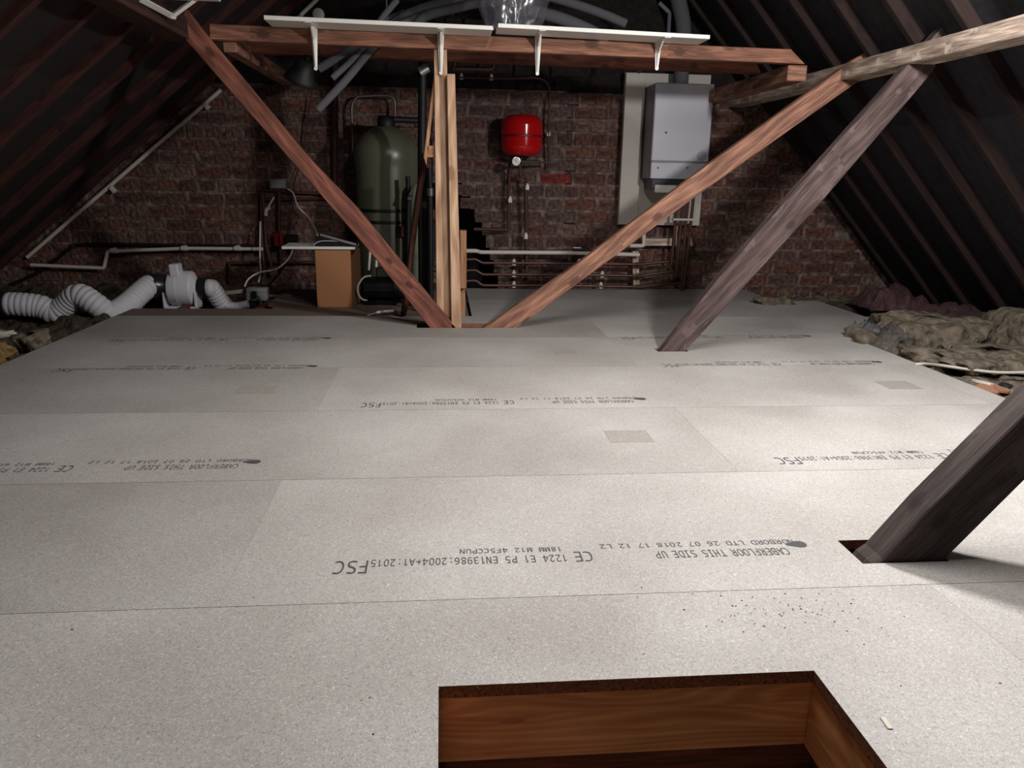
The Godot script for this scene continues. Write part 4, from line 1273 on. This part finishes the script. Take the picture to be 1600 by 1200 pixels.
func make_conduits() -> void:
	var t := thing("conduit", "long white conduit climbing the brickwork along the edge of the roof slope", "conduit", Vector3(-2.770, 0.195, -5.440))
	var a := Vector3(-2.794, 0.184, -5.460)
	var b := Vector3(-1.434, 1.282, -5.460)
	part("tube", pipe([a, b], 0.013), M.conduit, t)
	for q in [Vector3(-2.201, 0.658, -5.450), Vector3(-1.552, 1.200, -5.450)]:
		var k := Kit.new()
		k.box(at_turn(q + Vector3(0.02, -0.02, 0), 0, 0, 0.7), Vector3(0.03, 0.045, 0.03), 0.004)
		part("saddle", k, M.conduit, t)
	part("upper_tube", pipe([Vector3(-0.918, 1.729, -5.460), Vector3(-0.770, 1.862, -5.460)], 0.013), M.conduit, t)
	var k := Kit.new()
	k.lathe([Vector2(0.0005, 0.03), Vector2(0.03, 0.03), Vector2(0.036, 0.02), Vector2(0.036, 0.0)], Transform3D(Basis(Vector3.RIGHT, Vector3.BACK, Vector3.DOWN), Vector3(-0.746, 1.706, -5.200)), 20)
	part("round_box", k, M.conduit, t)
	t = thing("conduit", "white conduit stepping up along the low brickwork behind the fan", "conduit", Vector3(-2.251, 0.227, -5.420))
	part("tube", pipe([Vector3(-2.756, 0.137, -5.420), Vector3(-2.289, 0.119, -5.420), Vector3(-2.251, 0.231, -5.420), Vector3(-1.738, 0.257, -5.420), Vector3(-1.224, 0.257, -5.420)], 0.012, 0.012), M.conduit, t)
	for q in [Vector3(-2.205, 0.237, -5.410), Vector3(-1.744, 0.258, -5.410), Vector3(-1.393, 0.261, -5.410)]:
		k = Kit.new()
		k.tube(PackedVector3Array([q + Vector3(-0.02, 0, 0), q + Vector3(0.02, 0, 0)]), 0.017, 12)
		k.box(at_turn(q + Vector3(0, 0.0, -0.02)), Vector3(0.02, 0.04, 0.03), 0.003)
		part("saddle", k, M.conduit, t)
	solo("black_cable", cord([Vector3(-2.988, -0.031, -5.440), Vector3(-2.734, 0.085, -5.460), Vector3(-2.506, 0.246, -5.460), Vector3(-2.424, 0.272, -5.470), Vector3(-1.795, 0.274, -5.470), Vector3(-1.282, 0.274, -5.470)], 0.011), M.black_rubber, "black cable running along the brickwork just above the stepped white conduit", "cable")
	solo("wall_pipe", pipe([Vector3(-1.479, 0.027, -5.460), Vector3(-1.469, 0.155, -5.460), Vector3(-1.201, 0.162, -5.460), Vector3(-0.851, 0.164, -5.460)], 0.011, 0.01), M.copper_dull, "dark pipe bent along the low brickwork behind the cardboard box", "pipe")
	solo("wall_pipe", pipe([Vector3(-0.730, 0.601, -5.450), Vector3(-0.701, 1.269, -5.450), Vector3(-0.688, 1.478, -5.450)], 0.022), M.copper_dull, "dark upright pipe on the brickwork behind the hanging grey foam", "pipe")
	solo("arched_pipe", pipe([Vector3(-0.592, 0.896, -5.400), Vector3(-0.589, 1.200, -5.400), Vector3(-0.558, 1.256, -5.400), Vector3(-0.416, 1.267, -5.400), Vector3(-0.304, 1.266, -5.400), Vector3(-0.307, 1.122, -5.400)], 0.009, 0.05), M.steel_dull, "thin pale pipe arching over behind the olive tank's dome", "pipe")

func flexible(pts: Array, r: float, pitch: float) -> Kit:
	var p := spline(pts, 0.005)
	var rad := []
	var run := 0.0
	for k in p.size():
		if k:
			run += p[k].distance_to(p[k - 1])
		var f := fposmod(run / pitch, 1.0)
		rad.append(r * (0.93 + 0.09 * pow(absf(sin(f * PI)), 0.6)) * (1.0 + 0.02 * sin(run * 21.0)))
	var k2 := Kit.new()
	k2.tube(p, rad, 24)
	return k2

func make_fan() -> void:
	var c := Vector3(-1.587, 0.072, -4.820)
	var t := thing("duct_fan", "white round inline duct fan on a bracket near the brickwork", "fan", c + Vector3(0, -0.13, 0))
	var k := Kit.new()
	k.lathe([Vector2(0.045, -0.115), Vector2(0.05, -0.10), Vector2(0.062, -0.085), Vector2(0.095, -0.07), Vector2(0.104, -0.06), Vector2(0.104, -0.025), Vector2(0.107, -0.02), Vector2(0.107, -0.012), Vector2(0.104, -0.008), Vector2(0.106, 0.06), Vector2(0.095, 0.07), Vector2(0.062, 0.085), Vector2(0.05, 0.10), Vector2(0.045, 0.115)], Transform3D(Basis(Vector3.DOWN, Vector3.RIGHT, Vector3.BACK), c), 40)
	part("housing", k, M.fan_plastic, t)
	k = Kit.new()
	k.box(at_turn(c + Vector3(-0.02, 0.115, 0.03), 0, 0, 0.05), Vector3(0.056, 0.075, 0.09), 0.008)
	part("terminal_box", k, M.fan_plastic, t)
	k = Kit.new()
	for x in [-0.092, 0.092]:
		k.box(at_turn(c + Vector3(x, -0.065, 0.02)), Vector3(0.016, 0.10, 0.11), 0.003)
	k.box(at_turn(c + Vector3(0.0, -0.112, 0.02)), Vector3(0.20, 0.014, 0.11), 0.003)
	part("bracket", k, M.fan_plastic, t)
	# taped collars and flexible ducts
	t = thing("flexible_duct", "long snaking white flexible duct crossing the insulation to the fan", "duct", Vector3(-2.078, -0.003, -4.550))
	var pts := [Vector3(-2.688, 0.026, -4.500), Vector3(-2.416, 0.023, -4.500), Vector3(-2.283, 0.005, -4.520), Vector3(-2.205, -0.028, -4.520), Vector3(-2.136, 0.017, -4.520), Vector3(-2.051, 0.072, -4.500), Vector3(-1.958, 0.024, -4.480), Vector3(-1.896, -0.031, -4.500), Vector3(-1.838, 0.000, -4.580), Vector3(-1.781, 0.069, -4.700), c + Vector3(-0.165, 0.02, 0.04), c + Vector3(-0.10, 0.0, 0.0)]
	k = flexible(pts, 0.066, 0.027)
	part("hose", k, M.white_duct, t)
	k = Kit.new()
	k.tube(spline([Vector3(-2.688, 0.026, -4.500), Vector3(-2.535, 0.023, -4.500), Vector3(-2.440, 0.023, -4.500)]), 0.073, 24)
	part("tape_wrap", k, M.tape, t)
	k = Kit.new()
	k.tube(spline([c + Vector3(-0.185, -0.005, 0.045), c + Vector3(-0.15, 0.016, 0.03), c + Vector3(-0.125, 0.012, 0.01), c + Vector3(-0.098, 0.0, 0.0)]), 0.076, 24)
	part("tape_wrap", k, M.tape, t)
	t = thing("flexible_duct", "short white flexible duct dropping from the fan's far side behind the old boards", "duct", Vector3(-1.357, -0.013, -4.860))
	k = flexible([c + Vector3(0.10, 0.0, 0.0), c + Vector3(0.15, 0.0, 0.0), Vector3(-1.415, 0.062, -4.840), Vector3(-1.379, -0.024, -4.880), Vector3(-1.337, -0.091, -4.940), Vector3(-1.236, -0.106, -4.980)], 0.055, 0.022)
	part("hose", k, M.white_duct, t)
	k = Kit.new()
	k.tube(spline([c + Vector3(0.098, 0.0, 0.0), c + Vector3(0.12, 0.0, 0.0), c + Vector3(0.15, 0.0, 0.0)]), 0.062, 24)
	part("tape_wrap", k, M.tape, t)
	k = flexible([Vector3(-1.351, -0.041, -4.860), Vector3(-1.282, -0.045, -4.860), Vector3(-1.211, -0.032, -4.860)], 0.024, 0.018)
	solo("thin_duct", k, M.white_duct, "small white ribbed hose lying in front of the grey power box", "hose")

func make_top() -> void:
	# lengths of grey pipe lagging stored over the cross timbers
	var lag := [
		[[Vector3(-0.623, 1.073, -4.150), Vector3(-0.480, 1.222, -4.180), Vector3(-0.340, 1.382, -4.200), Vector3(-0.22, 1.50, -4.3), Vector3(-0.05, 1.62, -4.55)], 0.020, "grey foam pipe lagging hanging lowest below the cross timber"],
		[[Vector3(-0.546, 1.228, -4.170), Vector3(-0.462, 1.305, -4.190), Vector3(-0.374, 1.393, -4.200), Vector3(-0.30, 1.52, -4.24), Vector3(-0.22, 1.62, -4.28)], 0.016, "short grey foam pipe lagging poking out beside the longer hanging length"],
		[[Vector3(-0.622, 1.281, -4.250), Vector3(-0.516, 1.342, -4.250), Vector3(-0.431, 1.393, -4.250), Vector3(-0.36, 1.50, -4.4), Vector3(-0.2, 1.62, -4.6)], 0.022, "grey foam pipe lagging poking out over the black lamp"],
		[[Vector3(-0.30, 1.50, -4.45), Vector3(-0.165, 1.598, -4.500), Vector3(0.041, 1.668, -4.500), Vector3(0.247, 1.719, -4.500), Vector3(0.489, 1.715, -4.500)], 0.028, "grey foam lagging arching highest above the white shelf beside the clear bag"],
		[[Vector3(-0.20, 1.46, -4.35), Vector3(-0.078, 1.570, -4.400), Vector3(0.090, 1.619, -4.400), Vector3(0.258, 1.656, -4.400), Vector3(0.445, 1.656, -4.400)], 0.024, "grey foam lagging arching in front of the higher length beside the clear bag"],
		[[Vector3(0.384, 1.749, -4.500), Vector3(0.629, 1.701, -4.500), Vector3(0.843, 1.648, -4.500), Vector3(1.018, 1.590, -4.500)], 0.024, "grey foam lagging sloping down from the clear bag towards the flue"],
		[[Vector3(0.382, 1.645, -4.450), Vector3(0.590, 1.608, -4.450), Vector3(0.749, 1.563, -4.450), Vector3(0.911, 1.497, -4.450)], 0.032, "thick grey foam lagging behind the right-hand shelf board"],
		[[Vector3(0.938, 1.458, -4.400), Vector3(1.030, 1.396, -4.400), Vector3(1.094, 1.333, -4.400)], 0.016, "short grey-green tube hanging below the cross timber by the boiler's board"]]
	for q in lag:
		var k := Kit.new()
		k.tube(spline(q[0], 0.03), q[1], 14)
		solo("foam_lagging", k, M.lagging, q[2], "pipe lagging", Vector3.ZERO, "")
	var k := Kit.new()
	# black lamp housing hung below the timber
	var c := Vector3(-0.723, 1.220, -4.300)
	var t := thing("hanging_lamp", "round black unlit lamp housing hanging under the cross timber", "lamp", c)
	var b := Basis.from_euler(Vector3(0.25, 0, -0.35))
	k.lathe([Vector2(0.0005, 0.11), Vector2(0.05, 0.11), Vector2(0.055, 0.06), Vector2(0.085, 0.02), Vector2(0.088, 0.0), Vector2(0.08, -0.004)], Transform3D(b, c), 28)
	part("shade", k, M.black_rubber, t)
	k = Kit.new()
	k.lathe([Vector2(0.0005, -0.002), Vector2(0.078, -0.002)], Transform3D(b, c), 28)
	part("glass", k, M.lagging, t)
	k = Kit.new()
	k.tube(PackedVector3Array([c + b * Vector3(0, 0.1, 0), Vector3(c.x + 0.04, 1.36, -4.33)]), 0.012, 8)
	part("arm", k, M.black_rubber, t)
	# crumpled clear bag on the shelf
	t = thing("plastic_bag", "crumpled clear plastic bag slumped on the white shelf's top", "bag", Vector3(0.33, 1.44, -3.87))
	var rows := []
	var f := FastNoiseLite.new()
	f.seed = 8
	f.frequency = 9.0
	for j in 15:
		var row := []
		var y := 1.436 + 0.022 * j
		var wide := 0.085 + 0.006 * j
		for i in 41:
			var a := TAU * i / 40.0
			var s := 1.0 + 0.30 * f.get_noise_3d(cos(a) * 0.3, y * 0.35, sin(a) * 0.3) + 0.16 * f.get_noise_3d(cos(a) * 1.4, y * 0.5 + 3.0, sin(a) * 1.4)
			row.append(Vector3(0.335 + cos(a) * wide * 1.35 * s, y + 0.01 * f.get_noise_2d(a, y * 3.0), -3.90 + sin(a) * 0.075 * s))
		rows.append(row)
	k = Kit.new()
	k.sheet(rows)
	part("film", k, M.film, t)
	rows = []
	for j in 11:
		var row := []
		var y := 1.44 + 0.028 * j
		for i in 33:
			var a := TAU * i / 32.0
			var s := 1.0 + 0.5 * f.get_noise_3d(cos(a) * 0.8 + 5.0, y * 0.5, sin(a) * 0.8)
			row.append(Vector3(0.335 + cos(a) * 0.075 * s, y, -3.90 + sin(a) * 0.05 * s))
		rows.append(row)
	k = Kit.new()
	k.sheet(rows)
	part("inner_film", k, M.film, t)
	k = Kit.new()
	k.bar(Vector3(1.224, 1.723, -4.600), Vector3(1.287, 1.673, -4.600), Vector3.BACK, 0.012, 0.02, 0.002)
	k.bar(Vector3(1.287, 1.673, -4.600), Vector3(1.22, 1.40, -4.35), Vector3.BACK, 0.012, 0.02, 0.002)
	solo("stick", k, M.lagging, "thin grey stick leaning on the cross timber near the flue", "stick")
	solo("hanging_wire", cord([Vector3(-0.279, 1.673, -4.400), Vector3(-0.281, 1.582, -4.400), Vector3(-0.27, 1.425, -4.34)], 0.004), M.lagging, "thin grey wire hanging straight down behind the long white shelf", "wire")

# ---------------------------------------------------------------- the eaves
func mound(x0: float, x1: float, z0: float, z1: float, nx: int, nz: int, height: Callable) -> Kit:
	var rows := []
	for j in nz + 1:
		var row := []
		for i in nx + 1:
			var x := lerpf(x0, x1, float(i) / nx)
			var z := lerpf(z0, z1, float(j) / nz)
			row.append(Vector3(x, height.call(x, z), z))
		rows.append(row)
	var k := Kit.new()
	k.sheet(rows, true)
	return k

# a slumped body: a lumpy closed form about c with half-sizes h
func lump(c: Vector3, h: Vector3, seed_: int, rough: float, freq: float, nu := 56, nv := 22, yaw := 0.0, power := 0.6) -> Kit:
	var f := FastNoiseLite.new()
	f.seed = seed_
	f.frequency = freq
	f.fractal_octaves = 3
	f.fractal_gain = 0.45
	var b := Basis.from_euler(Vector3(0, yaw, 0))
	var rows := []
	for j in nv + 1:
		var ph := PI * j / nv
		var row := []
		for i in nu + 1:
			var a := TAU * i / nu
			var d := Vector3(cos(a) * sin(ph), cos(ph), sin(a) * sin(ph))
			var q := Vector3(signf(d.x) * pow(absf(d.x), power), signf(d.y) * pow(absf(d.y), power), signf(d.z) * pow(absf(d.z), power))
			q = q * h * (1.0 + rough * f.get_noise_3d(q.x * h.x, q.y * h.y, q.z * h.z) * 2.0)
			row.append(c + b * q)
		rows.append(row)
	var k := Kit.new()
	k.sheet(rows)
	return k

# flattened underneath, as it lies
func rest(k: Kit, y: float) -> Kit:
	for e in k.v.size():
		if k.v[e].y < y:
			k.v[e].y = y
	return k

func make_eaves() -> void:
	var f := FastNoiseLite.new()
	f.seed = 12
	f.frequency = 2.2
	f.fractal_octaves = 5
	var g := FastNoiseLite.new()
	g.seed = 31
	g.frequency = 9.0
	g.fractal_octaves = 4
	var k := mound(-2.97, -1.755, -5.46, 0.7, 60, 220, func(x: float, z: float) -> float: return -0.075 + 0.085 * f.get_noise_2d(x, z) + 0.05 * g.get_noise_2d(x, z) + (0.06 * smoothstep(-4.6, -5.3, z)) - 0.03 * smoothstep(-1.95, -1.78, x))
	var o := solo("loose_insulation", k, M.wool_dark, "dark dusty layer of old loose insulation beside the deck under the snaking duct", "insulation")
	o.set_meta("kind", "stuff")
	k = mound(2.07, 3.28, -5.46, 0.7, 60, 220, func(x: float, z: float) -> float: return -0.072 + 0.02 * f.get_noise_2d(x, z) + 0.03 * g.get_noise_2d(x, z) + 0.02 * smoothstep(2.5, 3.4, x))
	o = solo("loose_insulation", k, M.wool, "flat layer of dusty grey-brown insulation beside the brighter edge of the deck", "insulation")
	o.set_meta("kind", "stuff")
	# rolls and wads
	solo("insulation_roll", rest(lump(Vector3(2.62, -0.03, -3.84), Vector3(0.29, 0.105, 0.28), 3, 0.22, 4.0, 96, 40, 0.15), -0.06), M.wool, "thick slumped roll of grey-brown insulation nearest the plastic sheet", "insulation")
	solo("insulation_roll", rest(lump(Vector3(3.08, 0.01, -3.66), Vector3(0.15, 0.12, 0.26), 5, 0.22, 5.0, 72, 30, -0.2), -0.06), M.wool, "end of an insulation roll standing highest under the dark slope", "insulation")
	solo("insulation_roll", rest(lump(Vector3(2.60, -0.05, -3.32), Vector3(0.36, 0.055, 0.20), 6, 0.26, 5.0, 80, 30, 0.1), -0.06), M.wool, "low strip of insulation in front of the thick slumped roll", "insulation")
	solo("insulation_roll", rest(lump(Vector3(2.647, -0.050, -4.750) + Vector3(0, -0.02, 0), Vector3(0.12, 0.08, 0.14), 16, 0.25, 4.0, 48, 20), -0.06), M.wool_dark, "dusty wad of insulation at the foot of the brick wall by the plum cloth", "insulation")
	solo("crumpled_paper", rest(lump(Vector3(2.120, 0.000, -4.745) + Vector3(0, 0.012, 0), Vector3(0.13, 0.028, 0.06), 18, 0.45, 8.0, 48, 18), 0.001), M.dust, "grey crumpled paper lying on the boards by the foot of the brickwork", "paper")
	solo("insulation_wad", lump(Vector3(-1.98, -0.025, -3.42), Vector3(0.09, 0.06, 0.08), 21, 0.45, 9.0, 40, 18), M.wool_yellow, "yellowish wad of insulation at the deck's edge", "insulation")
	solo("insulation_wad", lump(Vector3(-1.89, -0.02, -3.62), Vector3(0.07, 0.05, 0.07), 22, 0.45, 9.0, 40, 18), M.wool, "grey wad of insulation just behind the yellowish one", "insulation")
	solo("paper_scrap", lump(Vector3(-2.07, 0.005, -3.75), Vector3(0.06, 0.015, 0.04), 23, 0.5, 12.0, 28, 12), M.paper, "pale crumpled scrap lying on the insulation behind the yellowish wad", "scrap")
	# plum-coloured cloth slumped over the far roll
	var t := thing("cloth_bundle", "plum-coloured folded cloth slumped over the insulation below the dark slope", "cloth", Vector3(2.95, 0.02, -4.3))
	var cr := FastNoiseLite.new()
	cr.seed = 77
	cr.frequency = 5.0
	for q in [["folds", Vector3(2.789, 0.074, -4.500), 0.20, 0.17, 0.135, 0.7, 26.0], ["length", Vector3(2.983, 0.043, -4.300), 0.30, 0.13, 0.085, 0.12, 30.0]]:
		var cloth := []
		for j in 45:
			var line := []
			for i in 65:
				var u := i / 32.0 - 1.0
				var v := j / 22.0 - 1.0
				var env := pow(maxf(0.0, 1.0 - pow(absf(u), 3.0)), 0.6) * pow(maxf(0.0, 1.0 - pow(absf(v), 2.5)), 0.6)
				var x: float = u * q[2]
				var z: float = v * q[3]
				var w := cr.get_noise_2d(x, z)
				var ridge := sin((x * sin(q[5]) + z * cos(q[5])) * q[6] * 1.6 + w * 5.0)
				var y: float = env * q[4] * (0.75 + 0.22 * ridge + 0.35 * w) - 0.05
				line.append(q[1] + Vector3(x + 0.02 * w, y, z + 0.02 * w))
			cloth.append(line)
		k = Kit.new()
		k.sheet(cloth, true)
		part(q[0], k, M.plum_cloth, t)
	# crumpled plastic sheet
	var rows := []
	for j in 25:
		var row := []
		for i in 25:
			var u := i / 24.0 - 0.5
			var v := j / 24.0 - 0.5
			var x := 2.19 + u * 0.26
			var z := -3.60 + v * 0.42 - u * 0.1
			var y := 0.035 + 0.05 * (1.0 - 4.0 * (u * u + v * v) * 0.6) + 0.09 * g.get_noise_2d(x * 0.8, z * 0.8) - 0.06 * smoothstep(0.2, 0.5, absf(u))
			row.append(Vector3(x, y - 0.03, z))
		rows.append(row)
	k = Kit.new()
	k.sheet(rows, true)
	solo("plastic_sheet", k, M.film, "crumpled clear plastic sheet at the deck's edge in front of the slumped roll", "sheet")
	solo("plastic_filler", lump(Vector3(2.20, -0.03, -3.62), Vector3(0.12, 0.06, 0.17), 47, 0.4, 6.0, 40, 18), M.dust, "grey insulation wad wrapped inside the clear plastic sheet", "insulation")
	solo("white_cable", cord([Vector3(2.072, 0.000, -3.070) + Vector3(-0.02, 0.004, 0.01), Vector3(2.089, 0.000, -3.069) + Vector3(0.01, 0.004, 0), Vector3(2.229, -0.021, -3.140), Vector3(2.355, -0.032, -3.100), Vector3(2.456, -0.037, -3.070), Vector3(2.576, -0.032, -3.050), Vector3(2.757, -0.015, -3.000)], 0.007), M.cable, "white cable running off the deck across the flat insulation", "cable")
	# broken plaster on the insulation
	rng.seed = 5
	for q in [[Vector3(2.259, -0.051, -2.860), 0.07, 0.3, "debris", "largest flake of broken orange plaster beside the dark strut"], [Vector3(2.306, -0.051, -2.840), 0.05, 1.2, "debris", "smaller flake of broken orange plaster close to the largest one"], [Vector3(2.275, -0.042, -2.920), 0.04, 2.0, "paper", "small pale flake lying behind the broken orange plaster"], [Vector3(2.366, -0.051, -2.900), 0.035, 0.8, "panel_dark", "small dark chip lying beside the broken orange plaster"]]:
		k = Kit.new()
		var poly := PackedVector2Array()
		for e in 7:
			var a := TAU * e / 7.0
			poly.append(Vector2(cos(a), sin(a) * 0.7) * q[1] * rng.randf_range(0.7, 1.2))
		k.prism(poly, -0.006, 0.006, Vector2.RIGHT, 0.002)
		var tr := Transform3D(Basis.from_euler(Vector3(-PI / 2 + 0.15, q[2], 0)), q[0])
		for e in k.v.size():
			k.v[e] = tr * k.v[e]
			k.n[e] = tr.basis * k.n[e]
		solo("plaster_flake", k, M[q[3]], q[4], "debris")
	# splash of sawdust and shavings by the hatch
	var chips := Kit.new()
	for e in 90:
		var p := Vector3(0.62 + rng.randfn(0, 0.10), 0.0008, -1.20 + rng.randfn(0, 0.035))
		if rng.randf() < 0.35:
			p = Vector3(rng.randf_range(-1.2, 1.5), 0.0008, rng.randf_range(-1.3, -0.75))
		if p.x > -0.05 and p.x < 0.66 and p.z > -1.04: continue
		chips.bar(p, p + Vector3(rng.randf_range(-1, 1), 0, rng.randf_range(-1, 1)).normalized() * rng.randf_range(0.001, 0.004), Vector3.UP, 0.001, rng.randf_range(0.0006, 0.0018), 0.0)
	o = solo("sawdust", chips, M.brown_wood, "dark flecks of sawdust scattered on the boards near the hatch", "sawdust")
	o.set_meta("kind", "stuff")
	k = Kit.new()
	k.bar(Vector3(0.644, 0.000, -0.904) + Vector3(0, 0.001, 0), Vector3(0.642, 0.000, -0.879) + Vector3(0, 0.001, 0), Vector3.UP, 0.002, 0.008, 0.0005)
	solo("wood_shaving", k, M.paper, "pale wood shaving lying on the boards beside the open hatch", "shaving")

func make_lamp() -> void:
	var a := Vector3(LX, LY, LZ0)
	var b := Vector3(LX, LY, LZ1)
	var t := thing("strip_light", "white tube light hanging lengthways under the roof ridge", "lamp", (a + b) / 2)
	var k := Kit.new()
	k.bar(a + Vector3(0, 0.05, 0.04), b + Vector3(0, 0.05, -0.04), Vector3.UP, 0.05, 0.06, 0.004)
	part("batten", k, M.white_steel, t)
	k = Kit.new()
	k.tube(PackedVector3Array([a, b]), 0.013, 14)
	part("lamp_tube", k, M.lamp_glow, t)
	for z in [a.z, b.z]:
		k = Kit.new()
		k.box(at_turn(Vector3(LX, LY + 0.012, z)), Vector3(0.03, 0.055, 0.02), 0.003)
		part("lamp_holder", k, M.white_gloss, t)
		k = Kit.new()
		k.tube(PackedVector3Array([Vector3(LX, LY + 0.07, z * 0.95), Vector3(LX, right_roof(LX) + 0.1, z * 0.95)]), 0.003, 6)
		part("hanging_chain", k, M.steel_dull, t)
	var l := AreaLight3D.new()
	l.name = "tube_glow"
	l.area_size = Vector2(0.06, a.distance_to(b))
	l.area_normalize_energy = true
	l.rotation = Vector3(-PI / 2, 0, 0)
	l.position = Vector3(0, -0.02, 0)
	l.light_color = Color(1.0, 0.985, 0.975)
	l.light_energy = LE
	l.area_range = 14.0
	l.area_attenuation = 2.0
	l.shadow_enabled = true
	t.add_child(l)

func make_bulb() -> void:
	# a bulb in a batten holder on the underside of a rafter, close beside the pale purlin
	var t := thing("bulb_light", "bare round bulb in a holder under the rafters beside the pale purlin", "lamp", BULB)
	var k := Kit.new()
	var prof := []
	for e in 17:
		var f := PI * e / 16.0
		prof.append(Vector2(maxf(0.0005, 0.055 * sin(f)), -0.055 * cos(f)))
	k.lathe(prof, Transform3D(Basis(), BULB), 24)
	part("bulb", k, M.bulb_glass, t)
	k = Kit.new()
	k.lathe([Vector2(0.0005, 0.05), Vector2(0.022, 0.05), Vector2(0.022, 0.10), Vector2(0.05, 0.11), Vector2(0.05, 0.125), Vector2(0.0005, 0.125)], Transform3D(Basis(), BULB), 24)
	k.bar(BULB + Vector3(0, 0.12, 0), Vector3(BULB.x, right_roof(BULB.x) + 0.05, BULB.z), Vector3.BACK, 0.012, 0.012, 0.001)
	part("bulb_holder", k, M.white_gloss, t)
	var l := OmniLight3D.new()
	l.name = "bulb_glow"
	l.light_color = Color(1.0, 0.985, 0.975)
	l.light_energy = BE
	l.light_size = 0.055
	l.omni_range = 14.0
	l.omni_attenuation = 2.0
	l.shadow_enabled = true
	t.add_child(l)

const LX := 0.5
const LY := 1.95
const LZ0 := -1.2
const LZ1 := -2.6
const LE := 4.4
const BULB := Vector3(1.72, 1.44, -1.8)
const BE := 3.3

func _ready() -> void:
	var cam := Camera3D.new()
	cam.name = "camera"
	cam.transform = Transform3D(Basis(Vector3(0.99590, 0.01725, 0.08882), Vector3(0.00669, 0.96493, -0.26242), Vector3(-0.09023, 0.26194, 0.96086)), Vector3(0, 0.762, 0))
	cam.fov = 53.53
	cam.near = 0.05
	cam.far = 60.0
	cam.current = true
	add_child(cam)
	var we := WorldEnvironment.new()
	we.name = "surroundings"
	var env := Environment.new()
	env.background_mode = Environment.BG_COLOR
	env.background_color = Color(0.02, 0.02, 0.025)
	env.tonemap_mode = Environment.TONE_MAPPER_LINEAR
	env.tonemap_exposure = 1.0
	env.sdfgi_enabled = true
	env.ssao_enabled = true
	env.ssil_enabled = true
	we.environment = env
	add_child(we)
	rng.seed = 1
	materials()
	make_lamp()
	make_bulb()
	make_floor()
	make_back_wall()
	make_roof()
	make_timbers()
	make_shelves()
	make_boiler()
	make_pipes()
	make_vessel()
	make_tanks()
	make_corner()
	make_conduits()
	make_fan()
	make_top()
	make_eaves()
